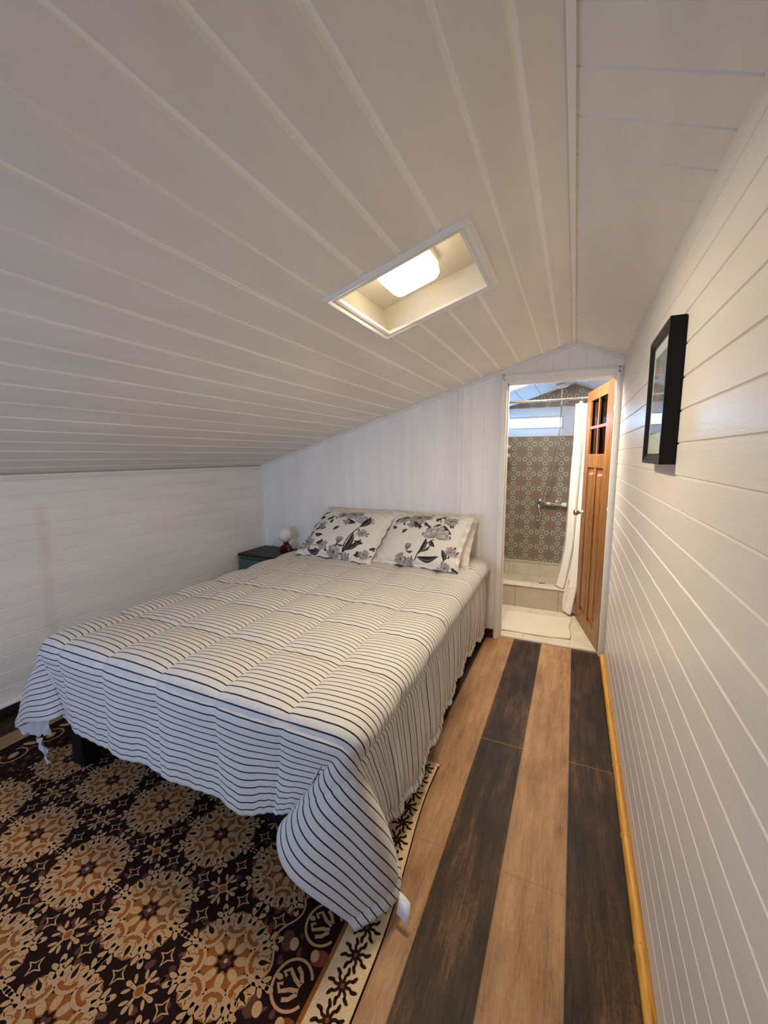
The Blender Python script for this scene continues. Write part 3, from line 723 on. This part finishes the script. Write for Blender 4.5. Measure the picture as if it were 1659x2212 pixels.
def comf_mat():
    m = mat('striped_comforter', rough=.8, spec=.2); bsdf(m).inputs['Sheen Weight'].default_value = .2
    nt = m.node_tree; uv = nt.nodes.new('ShaderNodeUVMap'); x = nt.nodes.new('ShaderNodeSeparateXYZ'); nt.links.new(uv.outputs[0], x.inputs[0])
    v_ = S(nt, x.outputs[1]); f = ((v_ / .0265).fract() - .5).abs()
    c = mix(m, f.lt(.085), (.62,.61,.59), srgb(34,34,46)); setcol(m, c)
    bump(m, noise(m, (1,1,1), 260, 3, .6, 'Object'), .0004); return m
comf = mb.build('comforter', [comf_mat(), M_LINING])
uvl = comf.data.uv_layers.new(name='UVMap'); li = np.zeros(len(comf.data.loops), np.int32); comf.data.loops.foreach_get('vertex_index', li)
uvd = np.stack([u.ravel()[li], v.ravel()[li]+1.0], -1).ravel(); uvl.data.foreach_set('uv', uvd)
so = comf.modifiers.new('filling', 'SOLIDIFY'); so.thickness = .013; so.offset = -1; so.material_offset = 1; so.material_offset_rim = 0
tag(comf, 'white quilted comforter with thin dark stripes spread over the bed', 'comforter')
# care tag at the low right corner of the hem
ia = int(np.argmin(np.abs(v[:, 0]+.20))); q = P[ia, -1]
mb = MB(); mb.grid(np.array([[[q[0]+s*.040, q[1]-.012*s-.025*t, max(q[2]+.012-.010*s*s-.05*t, .004)] for s in (0, .33, .66, 1)] for t in (0, .5, 1)]))
tg = mb.build('care_tag', M_WPL, comf); tg['label'] = 'small white care tag'
sm = tg.modifiers.new('t', 'SOLIDIFY'); sm.thickness = .0015
# crumpled end of the lining hanging under the left corner
mb = MB(); G = []
def pxy(u_, v_, y):
    d = ((u_-829.5)/F_PX)*rt - ((v_-1106)/F_PX)*up + fw; return CAM + d*((y-CAM.y)/d.y)
a0, a1, b0, b1 = pxy(31, 1570, -2.215), pxy(112, 1546, -2.15), pxy(58, 1586, -2.20), pxy(108, 1588, -2.16)
for i in range(12):
    t = i/11; row = []
    for j in range(20):
        q_ = j/19; p = a0.lerp(a1, q_).lerp(b0.lerp(b1, q_), t); row.append((p.x, p.y+.008*math.sin(q_*22+t*5), p.z+.006*math.sin(q_*30)*t))
    G.append(row)
mb.grid(np.array(G)); G = []
w0, w1 = pxy(84, 1592, -2.17), pxy(108, 1650, -2.20)
for i in range(14):
    t = i/13; c = w0.lerp(w1, t); wd_ = .026*(1-.75*t)+.006*math.sin(t*17)
    G.append([(c.x+wd_*(q_-.5)*2, c.y+.010*math.sin(q_*9+t*11), max(c.z+.005*math.sin(q_*7+t*9), .018)) for q_ in np.linspace(0, 1, 8)])
mb.grid(np.array(G)); lf = mb.build('lining_fold', M_LINING, comf); lf['label'] = 'crumpled white lining hanging to the rug'
sm = lf.modifiers.new('s', 'SUBSURF'); sm.levels = 2; sm.render_levels = 2
sm = lf.modifiers.new('t', 'SOLIDIFY'); sm.thickness = .004

# ------------------------------------------------------------------ pillows with painted peonies
def paint_canvas(W_, H_, motifs, seed):
    """monochrome peony print: returns (H_, W_, 3); drawn in s,t units where 1 = pillow height"""
    rs = np.random.RandomState(seed); base = np.array([.70, .675, .645]); C = np.ones((H_, W_, 3))*base
    asp = W_/H_; X, Y = np.meshgrid(np.linspace(0, asp, W_), np.linspace(0, 1, H_))
    
    def petal(cx, cy, ang, ln, wd, g0, g1, edge=.10):
        dx, dy = X-cx, Y-cy; p = dx*math.cos(ang)+dy*math.sin(ang); q = -dx*math.sin(ang)+dy*math.cos(ang)
        t = p/ln; w = wd*np.sqrt(np.clip(t, 0, 1))*np.sqrt(np.clip(1.05-t, 0, 1))*1.7*(1+.08*np.sin(t*19+cx*50))
        m = (t > 0) & (t < 1.03) & (np.abs(q) < w)
        g = g0+(g1-g0)*np.clip(t, 0, 1)+.05*np.sin(q/wd*9+t*5); rim = (np.abs(q) > w*.84) | (t > .93); g = np.where(rim, edge, g)
        for c in range(3): C[..., c] = np.where(m, g*(1, .96, .95)[c], C[..., c])
    def leaf(cx, cy, ang, ln, wd, g=.035):
        wd *= 1.1; ln *= 1.05; g *= .6
        dx, dy = X-cx, Y-cy; p = dx*math.cos(ang)+dy*math.sin(ang); q = -dx*math.sin(ang)+dy*math.cos(ang); t = p/ln; q = q-.12*ln*np.sin(np.clip(t, 0, 1)*PI)
        w = wd*np.sin(np.clip(t, 0, 1)*PI)**.8
        m = (t > 0) & (t < 1) & (np.abs(q) < w); gg = np.where((q > 0) & (q < w*.6), g*5, g)
        for c in range(3): C[..., c] = np.where(m, gg*(1, .92, .95)[c], C[..., c])
    def stem(x0, y0, x1, y1, w=.006):
        dx, dy = x1-x0, y1-y0; L = math.hypot(dx, dy); t = ((X-x0)*dx+(Y-y0)*dy)/L/L; q = ((X-x0)*-dy+(Y-y0)*dx)/L; m = (t > 0) & (t < 1) & (np.abs(q-.08*L*np.sin(t*PI)) < w)
        C[m] = (.045, .04, .042)
    def rose(cx, cy, R_):
        R_ *= 1.30
        for ring_, n, l in ((1.0, 9, .62), (.72, 8, .55), (.48, 6, .45), (.27, 4, .3)):
            for i in range(n):
                a = 2*PI*i/n + rs.uniform(-.3, .3) + ring_*3
                g = rs.uniform(.28, .62); petal(cx+math.cos(a)*R_*(ring_-l)*.8, cy+math.sin(a)*R_*(ring_-l)*.7, a, R_*l*rs.uniform(.9, 1.15), R_*l*.46, rs.uniform(.07, .22), g, rs.uniform(.10, .30))
        m = ((X-cx)**2+(Y-cy)**2) < (R_*.13)**2; C[m] = (.06, .05, .055)
        for i in range(3):
            a = rs.uniform(0, 2*PI); leaf(cx+math.cos(a)*R_*.85, cy+math.sin(a)*R_*.7, a, R_*.55, R_*.12)
    def peony(cx, cy, R_):
        R_ *= 1.2
        for i, a in enumerate(np.linspace(-PI*.95, -PI*.05, 6)): petal(cx, cy+R_*.55, a, R_*1.5, R_*.42, .16, rs.uniform(.35, .6), .14)
        for i, a in enumerate(np.linspace(-PI*.85, -PI*.15, 4)): petal(cx+R_*.1*(i-1.5), cy+R_*.6, a, R_*1.05, R_*.36, .22, .55, .2)
        petal(cx-R_*.1, cy+R_*.5, -.2, R_*1.2, R_*.35, .3, .5, .2)
    def bud(cx, cy, R_):
        for a in (-PI/2-.4, -PI/2+.4, -PI/2): petal(cx, cy+R_*.8, a, R_*1.7, R_*.55, .10, .38, .08)
        stem(cx, cy+R_*.8, cx+.0, cy+R_*1.5, .008)
    F = dict(rose=rose, leaf=leaf, stem=stem, peony=peony, bud=bud)
    for k_, *a in motifs: F[k_](*a)
    return C
MR = [('leaf', .13*1.3, .28, -.9, .10, .03), ('leaf', .13*1.3, .36, .6, .10, .025), ('stem', .14*1.3, .32, .22*1.3, .28), ('rose', .245*1.3, .24, .085), ('rose', .43*1.3, .18, .15), ('leaf', .34*1.3, .44, 2.3, .10, .025), ('rose', .38*1.3, .36, .05), ('leaf', .38*1.3, .27, .6, .2, .03), ('leaf', .48*1.3, .33, 1.4, .09, .02),
      ('leaf', .68*1.3, .13, -.7, .09, .022), ('leaf', .68*1.3, .13, 1.9, .12, .026), ('stem', .68*1.3, .05, .70*1.3, .26), ('rose', .80*1.3, .20, .085), ('leaf', .74*1.3, .30, .8, .20, .036), ('leaf', .72*1.3, .30, 2.6, .10, .022),
      ('stem', .70*1.3, .58, .53*1.3, .93, .008), ('leaf', .56*1.3, .84, -1.35, .26, .032), ('leaf', .55*1.3, .88, -.15, .30, .036), ('leaf', .60*1.3, .80, -.8, .14, .016), ('leaf', .66*1.3, .60, .9, .13, .03), ('leaf', .61*1.3, .45, -2.0, .13, .02), ('peony', .70*1.3, .46, .115),
      ('bud', .42*1.3, .74, .055), ('leaf', .42*1.3, .82, -.1, .10, .015), ('rose', .36*1.3, .93, .075), ('rose', .47*1.3, .96, .055),
      ('stem', .88*1.3, .82, .82*1.3, .95), ('leaf', .85*1.3, .88, -1.9, .16, .03), ('rose', .90*1.3, .72, .07), ('rose', .86*1.3, .96, .06), ('leaf', .93*1.3, .94, .5, .12, .03)]
ML = [('leaf', .05*1.3, .16, -.4, .16, .03), ('leaf', .04*1.3, .20, .5, .16, .034), ('rose', .03*1.3, .42, .07), ('leaf', .30*1.3, .24, 2.2, .10, .025), ('leaf', .30*1.3, .30, 2.9, .12, .028), ('leaf', .31*1.3, .32, 1.5, .09, .026), ('rose', .39*1.3, .20, .075), ('rose', .55*1.3, .18, .12), ('leaf', .50*1.3, .30, .4, .18, .04), ('leaf', .46*1.3, .46, 2.2, .11, .026), ('rose', .51*1.3, .36, .045),
      ('rose', .20*1.3, .46, .075), ('leaf', .12*1.3, .53, -.1, .12, .02), ('stem', .20*1.3, .52, .12*1.3, .72), ('leaf', .18*1.3, .64, .1, .16, .03), ('leaf', .10*1.3, .68, -1.6, .12, .026), ('leaf', .0, .72, -.3, .12, .05), ('rose', .12*1.3, .80, .115), ('leaf', .16*1.3, .93, .0, .22, .03), ('stem', .22*1.3, .86, .34*1.3, .80), ('rose', .36*1.3, .84, .07), ('leaf', .26*1.3, .82, -.5, .12, .03), ('leaf', .25*1.3, .9, .2, .10, .02),
      ('stem', .70*1.3, .45, .64*1.3, .92, .010), ('leaf', .64*1.3, .92, -1.45, .34, .04), ('leaf', .66*1.3, .88, -.9, .28, .036), ('peony', .73*1.3, .28, .08), ('leaf', .70*1.3, .44, -1.2, .24, .045), ('rose', .77*1.3, .55, .065), ('leaf', .73*1.3, .70, .1, .14, .03), ('bud', .55*1.3, .72, .06), ('leaf', .55*1.3, .80, .1, .10, .016),
      ('rose', .52*1.3, .92, .095), ('rose', .67*1.3, .98, .06), ('leaf', .78*1.3, .92, -.4, .14, .03), ('rose', .90*1.3, .88, .07), ('leaf', .93*1.3, .78, -.9, .10, .02)]
def pillow(name, c0, c1, top_mid, w, h, T, m, label, canvas=None, flange=.03, seed=1, cat='pillow', skew=0.):
    """c0,c1 bottom left/right corners; top_mid = middle of the upper edge"""
    c0, c1, tm = Vector(c0), Vector(c1), Vector(top_mid); ex = (c1-c0).normalized(); mid = (c0+c1)/2; ey = (tm-mid); hh = ey.length; ey.normalize(); ey = (ey-ex*ex.dot(ey)*(1-skew)).normalized(); en = ex.cross(ey).normalized()
    nx_, ny_ = (300, 230) if canvas else (90, 70); rs = np.random.RandomState(seed)
    s = np.linspace(-1, 1, nx_)[None, :]+np.zeros((ny_, 1)); t = np.linspace(-1, 1, ny_)[:, None]+np.zeros((1, nx_))
    fl = flange/(w/2); si = np.clip(np.abs(s)/(1-fl), 0, 1); ti = np.clip(np.abs(t)/(1-fl), 0, 1)
    hgt = T*(1-si**2.6)**.55*(1-ti**2.6)**.55
    X_ = s*w/2*(1-.05*(1-np.abs(t)**2)*np.abs(s)**3) + .010*nz2(s, t, (4,), seed); Y_ = t*hh/2*(1-.05*(1-np.abs(s)**2)*np.abs(t)**3)
    wr_ = .004*nz2(s, t, (7, 12), seed+1) + .0035*np.sin(s*30*np.abs(t)+t*5)*si*ti
    obs = []
    for side in (1, -1):
        Z_ = side*(hgt*(1. if side > 0 else .75) + .003) + wr_*(hgt > 0) + (1-(si < 1)*(ti < 1))*.006*np.sin(s*21+t*17)
        Pg = (np.array(mid)[None, None]+np.array(ey)*hh/2 + X_[..., None]*np.array(ex) + Y_[..., None]*np.array(ey) + Z_[..., None]*np.array(en))
        if side > 0: Pf = Pg
        else: Pk = Pg
    Pf[..., 2] = np.maximum(Pf[..., 2], .612+.008*np.clip(Y_*0+1, 0, 1)); Pk[..., 2] = np.maximum(Pk[..., 2], .606)
    mb = MB(); mb.grid(Pf); n0 = len(mb.v); mb.grid(Pk[:, ::-1])
    # close the rim
    def idx(i, j): return i*nx_+j
    def idk(i, j): return n0+i*nx_+(nx_-1-j)
    rim = [(0, j) for j in range(nx_)] + [(i, nx_-1) for i in range(1, ny_)] + [(ny_-1, j) for j in range(nx_-2, -1, -1)] + [(i, 0) for i in range(ny_-2, 0, -1)]
    for a, b_ in zip(rim, rim[1:]+rim[:1]): mb.f.append((idx(*a), idk(*a), idk(*b_), idx(*b_))); mb.mi.append(0); mb.sm.append(True)
    o = mb.build(name, m); tag(o, label, cat)
    if canvas is not None:
        C = paint_canvas(nx_, ny_, canvas, seed)[::-1]; ca = np.ones((len(mb.v), 4)); ca[:, :3] = (.70, .675, .645)
        ca[:n0, :3] = C.reshape(-1, 3)
        at = o.data.color_attributes.new('print', 'FLOAT_COLOR', 'POINT'); at.data.foreach_set('color', ca.ravel())
    return o
def print_fabric():
    m = mat('peony_print_fabric', rough=.85, spec=.2); nt = m.node_tree; a = nt.nodes.new('ShaderNodeAttribute'); a.attribute_name = 'print'
    setcol(m, a.outputs['Color']); bump(m, noise(m, (1,1,1), 300, 2, .5, 'Object'), .0003); return m
M_PEO = print_fabric()
pillow('pillow', (-2.21, -.36, .62), (-1.47, -.36, .62), (-1.835, -.045, .955), .70, .5, .055, M_PLAIN, 'plain beige pillow standing behind the left floral pillow', seed=4, flange=.012)
dot = cloth('dotted_pillow_fabric', (.70,.66,.60))
pillow('pillow', (-1.50, -.39, .62), (-.885, -.37, .62), (-1.19, -.055, .925), .64, .5, .060, dot, 'off-white pillow standing behind the right floral pillow', seed=6, flange=.012)
pillow('pillow', (-2.245, -.500, .632), (-1.51, -.575, .632), (-1.895, -.150, .943), .705, .5, .072, M_PEO, 'left floral pillow with grey peonies, beside the nightstand', ML, .022, 11)
pillow('pillow', (-1.555, -.500, .632), (-.925, -.540, .632), (-1.245, -.150, .955), .655, .5, .075, M_PEO, 'right floral pillow with grey peonies, near the bathroom doorway', MR, .030, 23)

# ------------------------------------------------------------------ nightstand + lamp
ns = thing('nightstand', (-2.70, -.21, 0), 'green nightstand with black top in the corner beside the bed', 'nightstand')
M_GR = mat('green_painted_wood', srgb(62,92,80), .5); M_GRD = mat('dark_green_groove', srgb(18,28,25), .6); M_NT = mat('black_top', srgb(20,17,24), .55)
nx0, nx1, ny0, ny1 = -2.945, -2.40, -.385, -.022
mb = MB(); mb.box(nx0, nx1, ny0, ny1, .520, .543); mb.build('top', M_NT, ns, bevel=.004)
mb = MB(); mb.box(nx0+.006, nx1-.01, ny0+.012, ny1, .12, .520); mb.build('body', M_GR, ns, bevel=.003)
mb = MB(); mb.box(nx0+.03, nx1-.03, ny0+.001, ny0+.012, .375, .495); mb.box(nx0+.026, nx1-.026, ny0+.009, ny0+.0125, .370, .500, 1)
dw = mb.build('drawer', [M_GR, M_GRD], ns); mb = MB()
for i in range(9):
    cx_ = nx0+.075+.05*i; cz = .435
    mb.add([(cx_-.024, ny0, cz), (cx_, ny0, cz-.034), (cx_+.024, ny0, cz), (cx_, ny0, cz+.034), (cx_, ny0-.006, cz)], [(0,1,4), (1,2,4), (2,3,4), (3,0,4)])
mb.build('carving', M_GR, dw)
for x in (nx0+.03, nx1-.04):
    for y in (ny0+.035, ny1-.03):
        mb = MB(); mb.box(x-.018, x+.018, y-.018, y+.018, 0, .125); mb.build('leg', M_GR, ns, bevel=.002)
tl = thing('table_lamp', (-2.575, -.17, .543), 'small globe lamp with dark red base, unlit, on the nightstand', 'lamp')
M_RED = mat('dark_red_glazed_wood', srgb(70,18,12), .18)
mb = MB(); a = [i*PI/16 for i in range(17)]
# half-disc base, thick, like an arch block
ob = [(-.055*math.cos(t), .050*math.sin(t)*1.5) for t in a]
vs = [(-2.575+x, -.17-.028, .543+z) for x, z in ob] + [(-2.575+x, -.17+.028, .543+z) for x, z in ob]; n = len(ob)
mb.add(vs, [tuple(range(n)), tuple(range(2*n-1, n-1, -1))] + [(i, i+n, (i+1) % n+n, (i+1) % n) for i in range(n)])
fixn(mb.build('base', M_RED, tl, bevel=.005)); mb = MB(); mb.lathe([(.020, .070), (.026, .080), (.024, .094), (0, .094)], (-2.575, -.17, .543), 20); mb.build('collar', M_RED, tl)
mb = MB(); mb.lathe([(.062*math.sin(t), -.062*math.cos(t)) for t in [i*PI/20 for i in range(21)]], (-2.582, -.17, .543+.151), 28); o = mb.build('globe', mat('opal_glass', (.80,.79,.76), .3), tl); o['label'] = 'white opal globe'

# ------------------------------------------------------------------ rug
RUGM = [mat('rug_dark_ground', srgb(36,18,15), .95), mat('rug_cream', srgb(188,150,110), .95), mat('rug_gold_brown', srgb(146,88,40), .95), mat('rug_maroon', srgb(92,58,50), .95), mat('rug_rust', srgb(128,66,42), .95), mat('rug_border_cream', srgb(214,188,148), .95), mat('rug_dark_motif', srgb(44,26,22), .95)]
for m in RUGM:
    bsdf(m).inputs['Specular IOR Level'].default_value = .15
    c = tuple(bsdf(m).inputs['Base Color'].default_value)[:3]; setcol(m, ramp(m, noise(m, (1,1,1), 330, 2, .6), [(.3, tuple(q*.78 for q in c)), (.7, tuple(min(1, q*1.15) for q in c))])); bump(m, noise(m, (1,1,1), 520, 2, .6), .0012)
RX0, RX1, RY0, RY1 = -2.68, -.685, -4.30, -1.475; ZR = .010
mb = MB()
def warp(x, y): # the rug's right edge wanders a little
    return (x - .055*float(sst(y, -2.25, -1.6))*float(sst(x, -1.3, -.7)) - .0*y, y)
def W3(x, y, z): a_, b_ = warp(x, y); return (a_, b_, z)
def clipok(x, y): return RX0 < x < RX1 and RY0 < y < RY1
def poly(pts, lay, mi):
    if not all(clipok(*p) for p in pts): return
    mb.add([W3(p[0], p[1], ZR+lay*.00035) for p in pts], [tuple(range(len(pts)))], mi)
def stroke(pts, w, lay, mi):
    n = len(pts); L, R_ = [], []
    for i in range(n):
        a_, b_ = pts[max(i-1, 0)], pts[min(i+1, n-1)]; dx, dy = b_[0]-a_[0], b_[1]-a_[1]; d = math.hypot(dx, dy) or 1
        ww = w(i/(n-1)) if callable(w) else w; L.append((pts[i][0]-dy/d*ww/2, pts[i][1]+dx/d*ww/2)); R_.append((pts[i][0]+dy/d*ww/2, pts[i][1]-dx/d*ww/2))
    if not all(clipok(*p) for p in L+R_): return
    vs = [W3(*p, ZR+lay*.00035) for p in L+R_]; mb.add(vs, [(i, i+1, n+i+1, n+i) for i in range(n-1)], mi)
def blob(cx_, cy_, rx_, ry_, a, lay, mi, n=14, pt=0.):
    out = []
    for i in range(n):
        t = 2*PI*i/n; x, y = rx_*math.cos(t)*(1+pt*math.cos(t)), ry_*math.sin(t)*(1-pt*.5*math.cos(t)); out.append((cx_+x*math.cos(a)-y*math.sin(a), cy_+x*math.sin(a)+y*math.cos(a)))
    poly(out, lay, mi)
def pol(cx_, cy_, r, a): return (cx_+r*math.cos(a), cy_+r*math.sin(a))
def medallion(cx_, cy_):
    K = .945
    P_ = lambda r, a: pol(cx_, cy_, r*K, a)
    poly([P_(.098+.020*math.cos(8*t), t) for t in [2*PI*i/48 for i in range(48)]], 1, 2)
    for k_ in range(8):
        a = k_*PI/4 + PI/8
        cc = P_(.103, a); lp = lambda dx, dy: (cc[0]+K*(dx*math.cos(a)-dy*math.sin(a)), cc[1]+K*(dx*math.sin(a)+dy*math.cos(a)))   # dx outward
        blob(*lp(-.004, 0), .033, .037, a, 2, 2, 16)
        # scallop arc, open outwards, thicker in its middle
        stroke([lp(-.038*math.cos(t), .040*math.sin(t)) for t in np.linspace(-1.62, 1.62, 19)], lambda q: .0060+.0035*math.sin(q*PI), 5, 1)
        # palmette: pair of lobed leaves with a dark slit
        out = []
        for t in np.linspace(-2.75, 2.75, 44): 
            r = .0255+.0042*math.cos(t*6.5)-.002*math.cos(t*2); out.append(lp(.004+r*1.02*math.cos(t), r*1.04*math.sin(t)))
        poly(out, 3, 1)
        poly([lp(-.006+.036*q, .0058*math.sin(PI*min(q*1.35, 1))**.7*(1-.35*q)+.0016) for q in np.linspace(0, 1, 9)] + [lp(-.006+.036*q, -.0058*math.sin(PI*min(q*1.35, 1))**.7*(1-.35*q)-.0016) for q in np.linspace(1, 0, 9)], 4, 0)
        for sg in (-1, 1):
            stroke([lp(-.014, sg*.010), lp(-.004, sg*.0165), lp(.008, sg*.0155)], .0022, 4, 2)
            stroke([lp(.012, sg*.0125), lp(.019, sg*.020)], .0022, 4, 0)
        s_ = k_*PI/4; tip = .163 if k_ % 2 == 0 else .158
        stroke([P_(r, s_) for r in (.084, .096, .112, .128, tip-.006)], lambda q: .008+.016*math.sin(min(1, q*1.15)*PI)**.8, 6, 1)
        blob(*P_(tip-.004, s_), .0135*K, .0085*K, s_, 6, 1, 12)
        for sg in (-1, 1):
            for r, da, ln in ((.118, .135, .0160), (.139, .108, .0150)):
                blob(*P_(r, s_+sg*da), ln*K, .0072*K, s_+sg*.8, 6, 1, 10)
        pa = a; pp_ = []; ww = lambda q: .0270*math.sqrt(q)*(1-q)**.72
        for q in np.linspace(0, 1, 10): pp_.append(pol(*P_(.027+.046*q, pa), K*ww(q), pa+PI/2))
        for q in np.linspace(1, 0, 10)[1:-1]: pp_.append(pol(*P_(.027+.046*q, pa), -K*ww(q), pa+PI/2))
        poly(pp_, 3, 1)
        blob(*P_(.072, k_*PI/4), .0036, .0036, 0, 3, 0, 6)
    poly([P_(.033 if i % 2 == 0 else .021, i*PI/8) for i in range(16)], 4, 0)
    for k_ in range(5): blob(*P_(.011, k_*2*PI/5), .008, .0065, k_, 5, 3, 8)
    blob(cx_, cy_, .0058, .0058, 0, 7, 1, 8)
def flower(cx_, cy_, s=1.):
    for k_ in range(4):
        a = k_*PI/2
        stroke([pol(cx_, cy_, r*s, a) for r in (.010, .022, .032)], lambda q: s*(.006+.004*q), 3, 1); blob(*pol(cx_, cy_, .040*s, a), .010*s, .0062*s, a, 3, 1, 10)
        for sg in (-1, 1): blob(*pol(cx_, cy_, .036*s, a+sg*.42), .012*s, .0045*s, a+sg*.75, 3, 1, 9)
    blob(cx_, cy_, .013*s, .013*s, 0, 4, 2, 12); stroke([pol(cx_, cy_, .013*s, 2*PI*i/12) for i in range(13)], .0035, 5, 1)
def diamond(cx_, cy_, r=.026):
    pts = []
    for k_ in range(4):
        a0, a1 = k_*PI/2, (k_+1)*PI/2; p, q = pol(cx_, cy_, r, a0), pol(cx_, cy_, r, a1)
        for t in (0, .25, .5, .75):
            x, y = p[0]*(1-t)+q[0]*t, p[1]*(1-t)+q[1]*t; f = 1-.38*math.sin(t*PI); pts.append((cx_+(x-cx_)*f, cy_+(y-cy_)*f))
    poly(pts, 3, 1); poly([(cx_+(x-cx_)*.66, cy_+(y-cy_)*.66) for x, y in pts], 4, 0)
# ground
nxr, nyr = 40, 60
Pg = np.zeros((nyr, nxr, 3))
for i in range(nyr):
    for j in range(nxr): Pg[i, j] = W3(RX0+(RX1-RX0)*j/(nxr-1), RY0+(RY1-RY0)*i/(nyr-1), ZR)
mb.grid(Pg, 0, False)
IN1, IN0 = -.795, RX0+.03       # border band starts here on the right
ryy = np.linspace(RY0+.002, RY1-.002, 60)
def strip(x0, x1, lay, mi):
    pts = list(ryy); vs = [W3(x0, y, ZR+lay*.00035) for y in pts] + [W3(x1, y, ZR+lay*.00035) for y in pts]; n = len(pts); mb.add(vs, [(i, n+i, n+i+1, i+1) for i in range(n-1)], mi)
strip(IN1, RX1-.002, 1, 5); strip(IN1-.012, IN1, 1, 2)
mx0, my0, sx_, sy_ = -1.060, -2.425, .313, .285
ENDY = RY1-.24
for i in range(-1, 6):
    for j in range(-6, 4):
        cx_, cy_ = mx0-sx_*i, my0+sy_*j
        if i >= 0 and cx_ > RX0+.33 and RY0+.1 < cy_ < ENDY: medallion(cx_, cy_)
        fx_, fy_ = cx_-sx_/2, cy_-sy_/2
        if fx_ > RX0+.22 and RY0+.05 < fy_ < ENDY+.05:
            if fx_ < -.97: flower(fx_, fy_)
            for dx, dy in ((.085, 0), (-.085, 0), (0, .083), (0, -.083)):
                if fx_+dx < -.97: diamond(fx_+dx, fy_+dy)
# scattered maroon leaves over the dark ground
for i in range(2600):
    x, y = rnd.uniform(RX0+.05, -.84), rnd.uniform(RY0+.03, RY1-.03)
    blob(x, y, rnd.uniform(.007, .017), rnd.uniform(.005, .011), rnd.uniform(0, PI), .35+.25*(i % 2), 3, 7, .2)
# guard band with cartouches, wavy line and rust ground along the right border
for k_ in range(-26, 14):
    y = -2.235 + k_*.155
    if not (RY0+.1 < y < RY1-.03): continue
    for mi_, cx_ in ((0, -.872),):
        t_ = np.linspace(-2.6, 2.6, 26); pts = [(cx_+.010+.052*math.cos(t+PI), y+.056*math.sin(t+PI)) for t in t_]
        blob(cx_, y, .050, .055, 0, 1.2, 0, 18); stroke(pts, .0075, 3, 1)
        for sg in (-1, 1):
            stroke([(cx_+.034, y+sg*.006), (cx_+.012, y+sg*.012), (cx_-.012, y+sg*.026), (cx_-.024, y+sg*.014), (cx_-.012, y+sg*.008)], lambda q: .011-.003*q, 4, 1)
            stroke([(cx_+.034, y+sg*.012), (cx_+.020, y+sg*.030), (cx_+.004, y+sg*.038)], .010, 4, 1)
        blob(cx_-.030, y, .010, .007, 0, 4, 1, 10)
        blob(cx_+.045, y+.0775, .026, .020, .5, 1.3, 4, 10); blob(cx_-.062, y+.0775, .020, .028, .5, 1.3, 3, 10)
        blob(cx_+.030, y+.0775, .012, .015, .5, 3, 1, 12); blob(cx_-.040, y+.0775, .013, .017, .5, 3, 1, 12)
wl = [(-.955+.018*math.cos(2*PI*(y+2.235)/.155), y) for y in np.arange(RY0+.05, RY1-.05, .012)]
stroke(wl, .0055, 3, 1)
for k_ in range(-26, 12):     # dark bursts on the cream border
    cy_ = -2.189 + k_*.0745; cx_ = (IN1+RX1)/2+.001
    if not (RY0+.05 < cy_ < RY1-.03): continue
    for i in range(8):
        a = i*PI/4+PI/8*(k_ % 2)
        stroke([pol(cx_, cy_, .008, a), pol(cx_, cy_, .020, a+.10), pol(cx_, cy_, .029, a-.06)], lambda q: .0085-.002*q, 3, 6)
        blob(*pol(cx_, cy_, .034, a-.05), .0105, .0048, a+.3, 3, 6, 8)
    blob(cx_, cy_, .012, .012, 0, 3.2, 6, 12); blob(cx_, cy_, .006, .006, 0, 4, 4, 8)
for k_ in range(-13, 6): # left guard
    y = -2.235+k_*.155
    if RY0+.1 < y < RY1-.1:
        stroke([(RX0+.10+.045*math.cos(t), y+.052*math.sin(t)) for t in np.linspace(-2.6, 2.6, 20)], .007, 3, 1); blob(RX0+.10, y, .016, .024, .3, 3, 1, 10); blob(RX0+.075, y+.0775, .03, .012, .6, 3, 1, 9)
# edge thickness and end hem
E_ = [(RX0, RY0), (RX1, RY0)]
for pts in ([(RX1, y) for y in ryy], [(RX0, y) for y in ryy[::-1]]):
    n = len(pts); mb.add([W3(*p, .0) for p in pts] + [W3(*p, ZR) for p in pts], [(i, i+1, n+i+1, n+i) for i in range(n-1)], 0)
o = mb.build('rug', RUGM)
tag(o, 'brown rug of cream medallions with a starred cream border under the bed foot', 'rug')
mb = MB(); hem = []
rs2 = random.Random(4)
nh = 160; G = []
for i in range(nh+1):
    x = RX0+(RX1-RX0+.004)*i/nh; j = rs2.uniform(-.003, .003)
    G.append([W3(x, RY1-.012+j, ZR+.001), W3(x, RY1-.002+j, ZR+.005), W3(x, RY1+.008+j, ZR-.001), W3(x, RY1+.012+j, .001)])
mb.grid(np.array(G)); hm = mb.build('end_hem', RUGM[5], o); hm['label'] = 'cream woven end hem'

# number the trims
for i, o in enumerate([o for o in SC.objects if o.name.split('.')[0] == 'trim'], 1): o.name = 'trim_%d' % i
